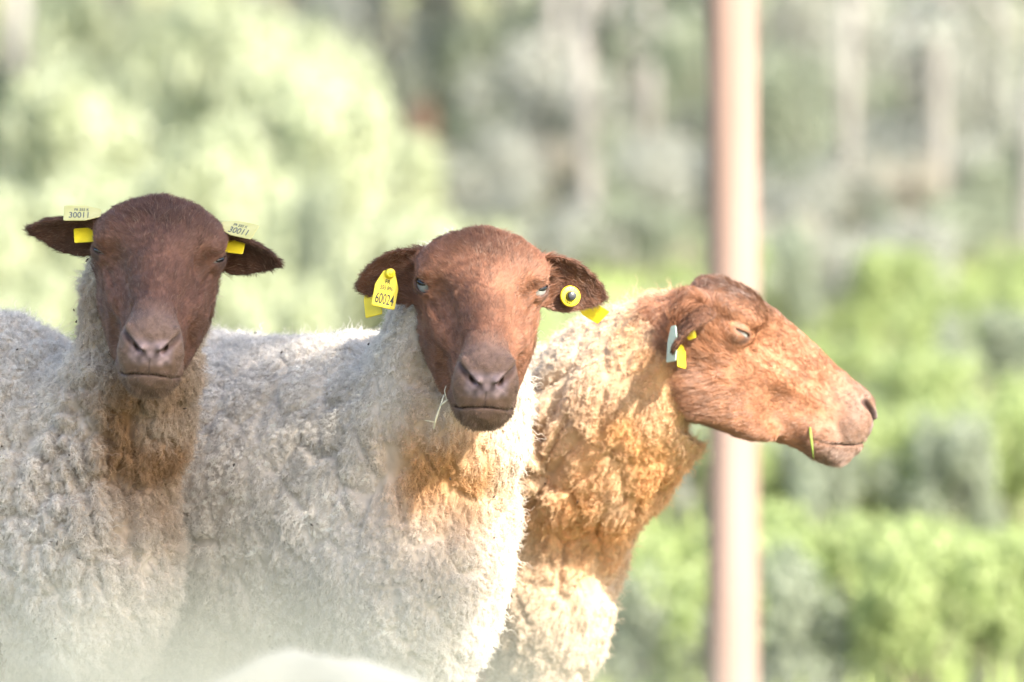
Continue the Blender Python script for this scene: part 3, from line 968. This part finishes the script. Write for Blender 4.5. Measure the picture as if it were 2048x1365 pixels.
def make_sheep(sp):
    Mx = head_frame(*sp['turn']); O = np.array(sp['head'])
    EN[0] = sp.get('en', (.72, .63, .30))
    S = np.array(sp['S'], float); d = unit([*sp['dir'], 0]); pz = np.array([-d[1], d[0], 0])
    zc, rz, rw, L = sp['zc'], sp['rz'], sp['rw'], sp['len']
    mid = S + d * L * .5
    root = empty('sheep', (mid[0], mid[1], 0), sp['label'], 'sheep', None)
    # ---------------- fleece volume
    neck = sp['neck']
    allp = np.array([S + d * (L + .2) + pz * .2, S + d * (L + .2) - pz * .2, S - d * .15 + pz * .2, S - d * .15 - pz * .2] + [n_[0] for n_ in neck])
    lo = allp.min(0) - .10; hi = allp.max(0) + .10
    lo[2] = zc - rz - .05; hi[2] = max(zc + rz, max(n_[0][2] + n_[1] for n_ in neck)) + .04
    g = Grid(lo, hi, .0042)

    def torso(F, P):
        X, Y, Z = P
        a = (X - S[0]) * d[0] + (Y - S[1]) * d[1]; b_ = (X - S[0]) * pz[0] + (Y - S[1]) * pz[1]
        zz = (Z - zc + sp.get('drop', 0) * np.clip(a / L, 0, 1)) * (rw / rz)
        f = cone((a, b_, zz), (.06, 0, 0), (L * .55, 0, 0), rw * .93, rw)
        return smin(f, cone((a, b_, zz), (L * .55, 0, 0), (L, 0, .01), rw, rw * .92), .03).astype(np.float32)
    g.apply(torso)
    g.apply(lambda F, P: smin(F, ell(P, sp['chest'][0], sp['chest'][1]), .05))
    for (p, ra), (q, rb) in zip(neck[:-1], neck[1:]):
        g.apply(lambda F, P: smin(F, cone(P, p, q, ra, rb), .035))
    for fn in sp.get('extra', []):
        g.apply(fn)
    # keep the face free: fleece ends behind the ears and the jaw
    hl = O - .16; hh = O + .16

    def trim(F, P):
        q = [P[i] - O[i] for i in range(3)]
        u = sum(q[i] * Mx[i, 0] for i in range(3)); v = sum(q[i] * Mx[i, 2] for i in range(3)); w = sum(q[i] * Mx[i, 1] for i in range(3))
        return np.where(v > -.11, smax(F, u + sp.get('tr', .38) * v + sp.get('tr0', .028) - .10 * np.abs(w), .035), F)
    g.apply(trim, hl, hh)
    V, F = g.mesh()
    V = smooth_mesh(V, F, 2, .5)
    N = vnormals(V, F)
    # ---------------- wool colour by place
    nz = lambda P, s, o: vn(P + o, s)[:, None]

    def wool_col(P):
        k = np.zeros(len(P))
        for c, rad, amt in sp['tan']:
            k = np.maximum(k, amt * np.exp(-(np.linalg.norm((P - np.array(c)) / np.array(rad), axis=1)) ** 2.4))
        k = np.clip(k * (.65 + .7 * vn(P + 11, 25)), 0, 1)[:, None]
        c = sp.get('cream', CREAM) * (1 - .30 * np.clip(nz(P, 14, 4) * 1.5 - .6, 0, 1)) * (1 - .12 * nz(P, 50, 2))
        gr = np.clip(sp.get('grey', .3) * (nz(P, 9, 21) * 1.6 - .3), 0, 1)
        c = c * (1 - gr) + GREYW * gr
        top = np.clip((N_up(P) - .62) / .1, 0, 1)[:, None]
        return c * (1 - k) + sp['tanc'] * (.8 + .45 * nz(P, 60, 7)) * k

    def N_up(P):
        return P[:, 2]
    # ---------------- locks: fine tufts inside bigger ones parted by cracks
    f = unit(sp['flow'])
    def st(P, k): return P - (1 - k) * (P @ f)[:, None] * f
    n = sp['nwool']
    view = unit(np.array([0, CAMY, ZC]) - np.array([0, 0, .5]))
    wv = np.where((N @ view > -.45) & (V[:, 2] > .26), 1.0, .06)
    xl = (V[:, 0]) / ((V[:, 1] - CAMY) / FOC)
    wv = np.where(np.abs(xl) < .66, wv, wv * .25)
    hd = np.linalg.norm((V - O), axis=1)
    P0, N0 = sample(V, F, N, n, wv)
    big = P0[rng.choice(n, n // sp.get('cell', 600), replace=False)]
    ib, db = nearest2(st(big, .42), st(V, .42))
    edge = np.clip((db[:, 1] - db[:, 0]) / .009, 0, 1)
    def crack_amp(Q):
        am_ = sp.get('crack', .010) * (.25 + 1.2 * np.clip(vn(Q + 31, 9) * 1.8 - .4, 0, 1))
        for c, rad, amt in sp.get('crk', []):
            am_ = am_ * (1 + amt * np.exp(-(np.linalg.norm((Q - np.array(c)) / rad, axis=1)) ** 2))
        return am_ * np.clip((np.linalg.norm(Q - O, axis=1) - .09) / .06, .12, 1)
    amp = crack_amp(V)
    sm_c, _ = sample(V, F, N, int(sp.get('nlock', 9000)), wv)
    _, ds = nearest2(st(sm_c, .62), st(V, .62))
    bump = np.clip((ds[:, 1] - ds[:, 0]) / .006, 0, 1) ** .6
    V2 = V - N * (amp * (1 - edge ** .7))[:, None] + N * (sp.get('bump', .0036) * (bump - .6) + .003 * (vn(V, 70) - .5) + .007 * (vn(V + 77, 16) - .5))[:, None]
    cV = wool_col(V)
    mf = mesh_obj('fleece', V2, F, M['fleece'], None, colr=cV * np.array([.66, .62, .58])); keep(mf, root)  # base mesh darkened so partings in the wool look shaded
    # strands
    N2 = vnormals(V2, F)
    P, Nn = sample(V2, F, N2, n, wv)
    _, dq = nearest2(st(big, .42), st(P, .42))
    inside = ((dq[:, 1] - dq[:, 0]) < .0016) & (crack_amp(P) > .009)   # the partings stay open
    P, Nn = P[~inside], Nn[~inside]; n = len(P)
    locks = P[rng.choice(n, n // 10, replace=False)]
    il = nearest(st(locks, .6), st(P, .6))
    ibp, dbp = nearest2(st(big, .42), st(P, .42))
    c = locks[il]; bc = big[ibp]
    gl = np.random.default_rng(5)
    lr = gl.normal(0, 1, (len(locks), 3))[il]; l1 = gl.random(len(locks))[il]; l2 = gl.random(len(locks))[il]
    fl = np.tile(f, (n, 1)) + .45 * lr
    gt = fl - (fl * Nn).sum(1, keepdims=True) * Nn; gt /= np.linalg.norm(gt, axis=1, keepdims=True) + 1e-6
    ln = sp['wl'] * (.7 + .6 * l1) * (.6 + .6 * rng.random(n))
    up = np.clip(Nn[:, 2], 0, 1)
    dirv = Nn * (.60 + .25 * l2)[:, None] + gt * (.72 - .25 * up)[:, None] + rng.normal(0, .20, (n, 3))
    K = 7
    t = np.linspace(0, 1, K)
    tc_ = (c - P); tc_ -= (tc_ * Nn).sum(1, keepdims=True) * Nn
    tb = (bc - P); tb -= (tb * Nn).sum(1, keepdims=True) * Nn
    e = np.clip((dbp[:, 1] - dbp[:, 0]) / .016, 0, 1)
    ln *= .55 + .45 * e
    pts = P[:, None] - .002 * Nn[:, None] + ln[:, None, None] * dirv[:, None] * t[None, :, None] + (t ** 1.1)[None, :, None] * (tc_ * .58 + tb * .09)[:, None]
    a = np.cross(Nn, gt)
    ph = (l1 * 6.28 * 3)[:, None] + rng.normal(0, .40, (n, 1)) + t[None] * (sp.get('turns', 1.7) + .8 * l2[:, None]) * 6.28
    am = (.0011 + .0013 * l2)[:, None] * (t ** .7)[None]
    pts = pts + (np.cos(ph) * am)[:, :, None] * a[:, None] + (np.sin(ph) * am)[:, :, None] * gt[:, None]
    stray = rng.random(n) < .035                                  # a few fibres stand off
    pts[stray] += (t ** 1.5)[None, :, None] * (rng.normal(0, .006, (stray.sum(), 3)) + Nn[stray] * .005)[:, None]
    cc = wool_col(P) * (.78 + .34 * l2)[:, None] * (.85 + .3 * rng.random((n, 1)))
    rad = np.array([.00024, .00024, .00023, .00022, .0002, .00016, .00007]) * sp.get('thick', 1)
    w = curves_obj('wool', pts, rad, np.clip(cc, 0, .9), M['wool'], None); keep(w, root)
    # ---------------- hide: head, neck core, trunk core and legs in one mesh
    ears = []
    for e_ in sp['ears']:
        q = dict(e_)
        for k in ('e1', 'e2', 'face'): q[k] = Mx.T @ np.array(e_[k], float)
        ears.append(q)
    HV, HF = build_head(sp['eyes'], ears)
    HN = vnormals(HV, HF)
    hc = head_colour(HV, HN, sp['tone'], sp.get('crown', .5))
    gb = Grid([lo[0], lo[1], -.005], [hi[0], hi[1], O[2] + .03], .011)
    gb.apply(lambda F, P: (torso(F, P) + .035).astype(np.float32))
    for (p, ra), (q, rb) in zip(neck[:-1], neck[1:]):
        gb.apply(lambda F, P: smin(F, cone(P, p, q, ra * .62, rb * .62), .03))
    gb.apply(lambda F, P: smin(F, cone(P, neck[-1][0], O - Mx[:, 0] * .05 - Mx[:, 2] * .01, neck[-1][1] * .6, .045), .02))
    for sx in (.02, .96):
        for sy in (-1, 1):
            b0 = S * [1, 1, 0] + d * (L * sx) + pz * sy * rw * .40
            fr = sx < .5
            pts_ = [(b0 + [0, 0, .38], .058), (b0 - d * (.0 if fr else -.03) + [0, 0, .30], .045 if fr else .05), (b0 - d * (.015 if fr else -.055) + [0, 0, .20], .026), (b0 + d * .0 + [0, 0, .06], .019), (b0 - d * .012 + [0, 0, .022], .027)]
            for (p, ra), (q, rb) in zip(pts_[:-1], pts_[1:]):
                p = np.array([p[0], p[1], p[2]]); q = np.array([q[0], q[1], q[2]])
                gb.apply(lambda F, P: smin(F, cone(P, p, q, ra, rb), .012), np.minimum(p, q) - .12, np.maximum(p, q) + .12)
    BV, BF = gb.mesh()
    HWd = HV @ Mx.T + O
    V3 = np.concatenate([HWd, BV]); F3 = np.concatenate([HF, BF + len(HWd)])
    bc3 = np.tile(np.array(sp['tone']) * .8, (len(BV), 1)); bc3[BV[:, 2] < .05] = [.03, .025, .022]
    bo = mesh_obj('body', V3, F3, M['skin'], None, colr=np.concatenate([hc, bc3])); keep(bo, root)
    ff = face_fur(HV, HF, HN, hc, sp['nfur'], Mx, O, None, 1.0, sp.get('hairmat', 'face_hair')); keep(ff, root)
    # ---------------- eyes
    for s in (-1, 1):
        C, a_, n_, up_ = eye_frame(s)
        Rm = np.stack([Mx @ a_, Mx @ np.cross(n_, a_) , Mx @ n_], 1)
        Rm[:, 1] = np.cross(Rm[:, 2], Rm[:, 0])
        import bmesh
        bm = bmesh.new(); bmesh.ops.create_uvsphere(bm, u_segments=32, v_segments=20, radius=EYE_R - .0006)
        EV = np.array([v.co[:] for v in bm.verts]); EF = [tuple(v.index for v in f_.verts) for f_ in bm.faces]; bm.free()
        eo = mesh_obj('eye', EV @ Rm.T + (Mx @ C + O), EF, M['eye'], None); keep(eo, root)
        tilt = np.array([0.0, sp.get('gaze', .003), 0])
        sg = 1.0 if (Mx @ up_).dot(Rm[:, 1]) > 0 else -1.0
        PV = EV / (EYE_R - .0006) * np.array([.0066, .0030, .0024]) + np.array([-.002, sg * sp.get('gaze', .003), EYE_R - .0021])
        po = mesh_obj('pupil', PV @ Rm.T + (Mx @ C + O), EF, M['pupil'], None)
        po.parent = eo; po.matrix_parent_inverse = eo.matrix_parent_inverse.copy() @ Matrix.Identity(4)
        po.matrix_parent_inverse = Matrix.Identity(4)
    ew = [tuple(np.array(v_) for v_ in (Mx @ q['fr'][0] + O, Mx @ q['fr'][1], Mx @ q['fr'][2], Mx @ q['fr'][3])) for q in ears]
    # ---------------- bits of plant caught in the wool
    nb = sp.get('bits', 40)
    wz = wv * (V[:, 2] > .3)
    Pb, Nb = sample(V2, F, N2, nb, wz)
    parts = []
    for p, q in zip(Pb, Nb):
        l_ = .002 + .004 * random.random()
        dr = unit(np.cross(q, rng.normal(size=3)))
        p = p + q * sp['wl'] * .75
        parts.append(tube([p - dr * l_ * .5, p + dr * l_ * .1 + q * .0004, p + dr * l_ * .5], [.0005, .0011, .0004], 5))
    v, f_ = merge(parts)
    do = mesh_obj('debris', v, f_, M['debris'], None); keep(do, root); do['kind'] = 'stuff'
    return dict(root=root, O=O, Mx=Mx, ears=ears, ew=ew)


def frame4(o, x, z):
    """matrix with origin o, x axis along x and z axis nearest to z"""
    x = unit(x); z = np.array(z, float); z = unit(z - x * z.dot(x)); y = np.cross(z, x)
    m4 = Matrix.Identity(4)
    for i in range(3):
        m4[i][0], m4[i][1], m4[i][2], m4[i][3] = x[i], y[i], z[i], o[i]
    return m4


def plate(outline, th=.0015):
    n = len(outline); bev = .0004
    c = np.mean(outline, 0)
    V, F = [], []
    rings = [(-th / 2, 1 - .035), (-th / 2 + bev, 1), (th / 2 - bev, 1), (th / 2, 1 - .035)]
    for z, k in rings:
        V += [(c[0] + (p[0] - c[0]) * k, c[1] + (p[1] - c[1]) * k, z) for p in outline]
    for r_ in range(3):
        for i in range(n):
            F.append((r_ * n + i, r_ * n + (i + 1) % n, (r_ + 1) * n + (i + 1) % n, (r_ + 1) * n + i))
    F.append(tuple(range(n - 1, -1, -1))); F.append(tuple(3 * n + i for i in range(n)))
    return V, F


def rounded(poly, r=.0022, k=4):
    out = []; n = len(poly); poly = [np.array(p, float) for p in poly]
    for i in range(n):
        a, b_, c = poly[i - 1], poly[i], poly[(i + 1) % n]
        ra = min(r, .45 * np.linalg.norm(a - b_), .45 * np.linalg.norm(c - b_))
        p, q = b_ + unit(a - b_) * ra, b_ + unit(c - b_) * ra
        for j in range(k + 1):
            t = j / k; out.append((1 - t) ** 2 * p + 2 * t * (1 - t) * b_ + t * t * q)
    return out


FLAG = rounded([(-.0065, 0), (-.0135, -.017), (-.0135, -.0415), (.0135, -.0415), (.0135, -.017), (.0065, 0)])
SLIM = rounded([(-.0050, 0), (-.0105, -.014), (-.0105, -.036), (.0105, -.036), (.0105, -.014), (.0050, 0)])


def put(o, m4, root):
    o.parent = root
    o.matrix_parent_inverse = Matrix.Translation(root.location).inverted()
    o.matrix_basis = m4
    return o


def lettering(body, size, loc, parent, mat, sx=.62, rot=0.0):
    cu = bpy.data.curves.new('lettering', 'FONT')
    cu.body = body; cu.size = size; cu.align_x = 'CENTER'; cu.align_y = 'CENTER'; cu.extrude = .00012; cu.offset = size * .006
    cu.materials.append(mat)
    tmp = bpy.data.objects.new('lettering', cu); col.objects.link(tmp)
    dg = bpy.context.evaluated_depsgraph_get(); dg.update()
    me = bpy.data.meshes.new_from_object(tmp.evaluated_get(dg))
    bpy.data.objects.remove(tmp); bpy.data.curves.remove(cu)
    me.name = 'lettering'
    if not me.materials: me.materials.append(mat)
    o = bpy.data.objects.new('lettering', me); link(o, parent)
    o.location = loc; o.scale = (sx, 1, 1); o.rotation_euler.z = rot
    return o


def disc(r0, r1, h, seg=28):
    """lathe: (radius, height) pairs"""
    prof = [(0, 0), (r0 * .93, 0), (r0, .0004), (r1, h - .0004), (r1 * .9, h), (0, h)]
    V, F = [], []
    for i, (r_, z) in enumerate(prof):
        V += [(r_ * math.cos(2 * math.pi * k / seg), r_ * math.sin(2 * math.pi * k / seg), z) for k in range(seg)]
    for i in range(len(prof) - 1):
        for k in range(seg):
            F.append((i * seg + k, i * seg + (k + 1) % seg, (i + 1) * seg + (k + 1) % seg, (i + 1) * seg + k))
    return V, F


def flag_tag(root, m4, shape, mat, lines=(), button=None, name='ear_tag', ink='ink'):
    v, f_ = plate(shape)
    o = put(mesh_obj(name, v, f_, M[mat], None, smooth=False), m4, root)
    for body, size, y, sx in lines:
        lettering(body, size, (0, y, .00095), o, M[ink], sx)
    if button:
        bv, bf = disc(*button)
        b_ = mesh_obj('button', bv, bf, M[mat], o); b_.location = (0, -.003, .0006)
        cv, cf = disc(button[1] * .5, button[1] * .45, .0008)
        c_ = mesh_obj('button_cap', cv, cf, M[mat], o); c_.location = (0, -.003, .0006 + button[2])
    return o

# ------------------------------------------------------------------ the three sheep
def C_from_eyes(px, py, y, turn):
    Mx = head_frame(*turn)
    e = np.array([EYE_C[0], 0, EYE_C[2]])
    off = Mx @ e
    return pix(px, py, y + off[1]) - off


BROWN = (.135, .063, .040)
t1 = (0, 30, 5.0); t2 = (2.5, 30, 3.0); t3 = (97, 28, 0)
h1 = C_from_eyes(318, 510, -.03, t1); h2 = C_from_eyes(963, 574, -.04, t2)
h3 = pix(1440, 690, .32)
SPECS = [
    dict(turn=t1, head=h1, label='brown faced sheep with half-closed eyes and pale ear tags numbered 30011', S=(-.56, .15, .47), dir=(-.75, .66), zc=.516, rz=.235, drop=.0, rw=.185, len=.62,
         chest=((-.475, .085, .47), (.105, .12, .17)),
         neck=[((-.50, .12, .53), .118), ((-.445, .06, .60), .080), ((-.418, .035, .67), .064), ((-.408, .03, .75), .062), ((-.398, .03, .79), .052)],
         tan=[(pix(300, 860, -.03), (.095, .2, .12), .95), (pix(320, 1010, 0), (.075, .2, .09), .7), (pix(190, 640, .02), (.03, .2, .06), .6)], tanc=np.array([.33, .205, .115]),
         tone=BROWN, flow=(.25, -.2, -1), nwool=250000, nfur=90000, wl=.0115, grey=.28, crack=.010, cell=560, crk=[(pix(300, 880, 0), .11, .9), (pix(130, 900, .1), .12, .7)],
         eyes=(.0018, .0019), gaze=.0,
         ears=[dict(base=(-.036, -.050, .020), e1=(-.96, .14, .02), e2=(0, .74, -.67), face=(0, -.67, -.74), L=.100, W=.030, cup=.34),
               dict(base=(-.036, .050, .020), e1=(.90, .14, -.32), e2=(0, .72, -.69), face=(0, -.69, -.72), L=.090, W=.030, cup=.34)]),
    dict(turn=t2, head=h2, label='brown faced sheep staring ahead with yellow ear tag numbered 60024', S=(-.13, .19, .47), dir=(-.72, .69), zc=.507, rz=.222, drop=.055, rw=.185, len=.60,
         chest=((-.12, .13, .45), (.115, .13, .17)),
         neck=[((-.13, .16, .53), .130), ((-.085, .095, .61), .098), ((-.062, .065, .69), .076), ((-.052, .05, .75), .066)],
         tan=[(pix(900, 950, 0), (.075, .3, .075), 1.0), (pix(850, 800, 0), (.03, .2, .08), .6), (pix(1010, 1010, 0), (.05, .3, .12), .35)], tanc=np.array([.58, .34, .16]),
         tone=(.195, .086, .048), flow=(.05, -.1, -1), nwool=260000, nfur=90000, wl=.0095, grey=.18, bump=.0026, crack=.006, cell=560, crk=[(pix(890, 960, .02), .10, 1.5), (pix(760, 950, .05), .10, .8)],
         eyes=(.0076, .0052), gaze=.0016,
         ears=[dict(base=(-.036, -.050, .022), e1=(-.93, .18, -.30), e2=(-.10, .30, -.95), face=(0, -1, -.2), L=.094, W=.031, cup=.36),
               dict(base=(-.036, .050, .020), e1=(.93, .16, -.34), e2=(-.14, .25, -.95), face=(0, -1, -.15), L=.098, W=.031, cup=.36)]),
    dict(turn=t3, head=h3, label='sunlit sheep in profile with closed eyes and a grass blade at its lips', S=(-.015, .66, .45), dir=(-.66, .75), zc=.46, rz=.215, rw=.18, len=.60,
         chest=((.045, .52, .43), (.085, .10, .16)),
         neck=[((.02, .56, .50), .125), ((.085, .44, .585), .110), ((.135, .38, .635), .097), ((.178, .345, .668), .088)],
         tan=[(pix(1340, 740, .3), (.09, .25, .13), .9), (pix(1290, 930, .36), (.10, .25, .12), 1.0), (pix(1180, 1050, .4), (.09, .25, .09), .95), (pix(1130, 960, .4), (.07, .25, .11), .55)], tanc=np.array([.70, .405, .195]),
         tone=(.31, .142, .074), crown=.22, hairmat='face_hair_sunlit', flow=(-.35, -.1, -1), nwool=240000, nfur=90000, wl=.0085, cream=np.array([.76, .645, .51]), grey=.05, bump=.0024, crack=.013, cell=480,  # face tone raised to carry the sun sheen on the cheek
         crk=[(pix(1250, 880, .36), .13, .9)],
         eyes=(.0019, .0019), gaze=.006, en=(.30, .94, .12),
         ears=[dict(base=(-.056, -.050, .014), e1=(-.20, -.85, -.45), e2=(.5, -.15, .8), face=(.75, .07, -.45), L=.092, W=.034, cup=.60),
               dict(base=(-.048, .050, .018), e1=(-.05, .95, -.25), e2=(-.70, .05, .55), face=(.60, .35, -.70), L=.080, W=.027, cup=.42)]),
]
if 'SHEEP_ONLY' in globals():
    SPECS = [SPECS[i] for i in SHEEP_ONLY]
flock = [make_sheep(s) for s in SPECS]

# ------------------------------------------------------------------ ear tags
def on_ear(sheep, side, s, t, off):
    b0, e1, e2, e3 = sheep['ew'][side]
    return b0 + e1 * s + e2 * t + e3 * off


S1, S2, S3 = flock
# middle sheep: numbered flag tag in front of one ear, its mate behind; a round transponder tag on the other ear
p = pix(779, 543, on_ear(S2, 0, .045, 0, 0)[1] - .016)
dn = unit((-.20, -.10, -1)); xx = unit(np.cross(-dn, (0.25, -1, 0.1))) ; 
zz_ = unit((.28, -1, .12)); xx = unit(np.cross(-dn, zz_))
flag_tag(S2['root'], frame4(p, xx, zz_), FLAG, 'tag', [('FR', .0070, -.0125, .8), ('555 896', .0066, -.0195, .68), ('60024', .0165, -.0325, .52)], (.0056, .0050, .0085))
p2 = pix(742, 572, on_ear(S2, 0, .055, 0, 0)[1] + .010)
zz2 = unit((-.5, -1, .3)); dn2 = unit((.30, .1, -1)); flag_tag(S2['root'], frame4(p2, unit(np.cross(-dn2, zz2)), zz2), SLIM, 'tag')
p = pix(1140, 593, on_ear(S2, 1, .045, 0, 0)[1] - .008)
zr = unit((.30, -1, .05)); m4 = frame4(p, unit(np.cross((0, 0, 1), zr)), zr)
bv, bf = disc(.0118, .0112, .0030, 40)
o = put(mesh_obj('round_ear_tag', bv, bf, M['tag'], None), m4, S2['root'])
pv, pf = disc(.0062, .0046, .0072, 28)
pn_ = mesh_obj('pin', pv, pf, M['tag_black'], o); pn_.location = (0, 0, .0028)
for i, ch in enumerate('FR 555 896 60024'):
    a_ = R(160 - i * 20)
    if ch != ' ':
        lettering(ch, .0036, (.0089 * math.cos(a_), .0089 * math.sin(a_), .0031), o, M['ink'], .8, a_ - math.pi / 2)
p2 = pix(1158, 606, on_ear(S2, 1, .055, 0, 0)[1] + .012)
zz2 = unit((.1, -.80, -.60)); dn2 = unit((.75, .35, -.50)); flag_tag(S2['root'], frame4(p2, unit(np.cross(-dn2, zz2)), zz2), SLIM, 'tag')

# sheep with half-closed eyes: pale plates lying on top of both ears, yellow mates below
for side, sx in ((0, -1), (1, 1)):
    top = on_ear(S1, side, .014, -.012, .0)
    e1 = S1['ew'][side][1]
    zt = unit((0, -.62, .80)); x_ = unit(e1 * sx * 1.0)
    # the plate hangs outward along the ear: its own 'down' runs along the ear
    dn = unit(e1 + np.array([0, -.35, .24 if sx < 0 else .06])); p = top + np.array([0, -.012, .012])
    x_ = unit(np.cross(-dn, zt))
    o = flag_tag(S1['root'], frame4(p, x_, zt), FLAG, 'tag_pale', ())
    for body, size, w_, y_, sxx in (('FR 555 K', .0062, .0050, -.022, .7), ('30011', .0145, -.0050, -.024, .66)):
        lt = lettering(body, size, (0, 0, .00095), o, M['ink_worn'], sxx)
        # read along the ear
        lt.rotation_euler.z = -sx * math.pi / 2 * -1 if sx < 0 else math.pi / 2
        lt.rotation_euler.z = -math.pi / 2 if sx > 0 else math.pi / 2
        lt.location = ((w_ if sx > 0 else -w_), y_, .00095)
    low = on_ear(S1, side, .010, .004, .0) + np.array([0, -.016, 0.0])
    zl = unit((0, -.75, .66)); dn = unit(e1 + np.array([0, -.2, -.08 if sx < 0 else .2]))
    flag_tag(S1['root'], frame4(low, unit(np.cross(-dn, zl)), zl), SLIM, 'tag')

# profile sheep: two tags seen edge-on and the bright button
pe = pix(1347, 652, .215)
dn = unit((-.10, -.12, -1)); zz_ = unit((-.93, -.36, .1)); flag_tag(S3['root'], frame4(pe, unit(np.cross(-dn, zz_)), zz_), FLAG, 'tag_green')
pe = pix(1362, 690, .225)
dn = unit((-.08, -.1, -1)); zz_ = unit((.90, -.50, .1)); flag_tag(S3['root'], frame4(pe, unit(np.cross(-dn, zz_)), zz_), rounded([(-.004, 0), (-.0095, -.008), (-.0095, -.0265), (.0095, -.0265), (.0095, -.008), (.004, 0)]), 'tag')
pe = pix(1376, 672, .222); zz_ = unit((.9, -.38, .3))
bv, bf = disc(.0056, .0050, .0085)
put(mesh_obj('tag_button', bv, bf, M['tag'], None), frame4(pe, unit(np.cross((0, 0, 1), zz_)), zz_), S3['root'])

# ------------------------------------------------------------------ stalks at the lips
nose = lambda sh_, l: sh_['Mx'] @ np.array(l) + sh_['O']
a0 = nose(S2, (.158, -.034, -.030))
q = [pix(893, 800, a0[1] - .004), pix(888, 790, a0[1] - .006), pix(881, 812, a0[1] - .012), pix(872, 838, a0[1] - .014), pix(867, 858, a0[1] - .014)]
parts = [tube(q[1:], [.0007, .0009, .0012, .0006], 6), tube([pix(892, 772, a0[1]), pix(889, 782, a0[1] - .004), pix(893, 800, a0[1] - .004), q[2]], [.0004, .0006, .0008, .0008], 6),
         tube([q[3] + [0, 0, -.004], pix(860, 843, a0[1] - .015), pix(849, 841, a0[1] - .016)], [.0006, .0005, .0003], 5), tube([q[2], pix(888, 806, a0[1] - .014), pix(896, 800, a0[1] - .01)], [.0008, .0012, .0006], 5)]
v, f_ = merge(parts)
tag(mesh_obj('straw_stalk', v, f_, M['straw']), 'forked dry straw stalk hanging from the staring sheep\'s lips', 'straw')
b0 = nose(S3, (.146, -.036, -.036))
q = [pix(1620, 855, b0[1] - .001), pix(1621, 868, b0[1] - .004), pix(1624, 890, b0[1] - .005), pix(1627, 919, b0[1] - .003)]
tag(mesh_obj('grass_blade', *tube(q, [.0009, .0016, .0014, .0003], 6), M['grass_green']), 'thin green grass blade hanging from the profile sheep\'s lips', 'grass blade')

# ------------------------------------------------------------------ stones and dry grass between the camera and the flock
rock((pix(575, 1340, -2.3)[0], -2.3, .135), (.235, .20, .325), 5, 'white limestone boulder standing in the grass before the flock', sub=5)
rock((pix(960, 1372, -2.4)[0], -2.4, .12), (.075, .12, .315), 9, 'narrow white limestone boulder beside the larger one', sub=5)
M['dry'] = noise_mat('pale_dry_grass_blade', [(.28, .29, .24), (.36, .37, .32), (.42, .425, .375)], 14, .6, trans=.35)


def tuft(px, top_py, y, spread, nb, seed, lab, grp):
    g = np.random.default_rng(seed)
    c = pix(px, top_py, y); z0 = float(gz(np.array([c[0]]), np.array([y]))[0])
    parts = []
    h = c[2] - z0
    for k in range(nb):
        x0, y0 = g.normal(0, spread * .45), g.normal(0, spread * .6)
        hk = h * (.55 + .5 * g.random() ** .8); ln = g.normal(0, .22, 2) * hk
        w = .0012 + .0012 * g.random()
        P_ = [(x0 + ln[0] * s ** 1.6, y0 + ln[1] * s ** 1.6, -.01 + hk * s) for s in (0, .35, .7, 1)]
        a_ = g.random() * 6.28; d_ = np.array([math.cos(a_), math.sin(a_), 0])
        V = []
        for s, p_ in zip((1, .9, .6, .1), P_): V += [np.array(p_) - d_ * w * s, np.array(p_) + d_ * w * s]
        parts.append((V, [(0, 1, 3, 2), (2, 3, 5, 4), (4, 5, 7, 6)]))
    v, f_ = merge(parts)
    o = mesh_obj('dry_grass_tuft', v, f_, M['dry'], smooth=False); o.location = (c[0], y, z0)
    return tag(o, lab, 'grass tuft', grp)


for i, (px, tp, y, sp_, nb) in enumerate([(120, 1120, -6.40, .05, 150), (330, 1090, -6.35, .05, 170), (520, 1080, -6.38, .05, 170), (720, 1160, -6.36, .05, 130), (930, 1240, -6.4, .05, 100), (1200, 1290, -6.38, .05, 70), (1450, 1300, -6.4, .05, 60), (1750, 1310, -6.38, .05, 50), (1980, 1310, -6.36, .05, 50), (0, 1130, -6.30, .04, 110)]):
    tuft(px, tp, y, sp_, nb, 500 + i, ('dense ' if nb >= 150 else ('thin ' if nb < 80 else '')) + 'pale dry grass tuft on the bank ' + ['before the body of sheep 30011', 'under the chin of sheep 30011', 'before the flank of sheep 60024', 'before the shoulder of sheep 60024', 'under the chin of sheep 60024', 'before the chest of the profile sheep', 'before the wooden pole', 'under the nose of the profile sheep', 'well ahead of the profile sheep', 'beside the back of sheep 30011'][i], 'dry grass tufts on the bank')
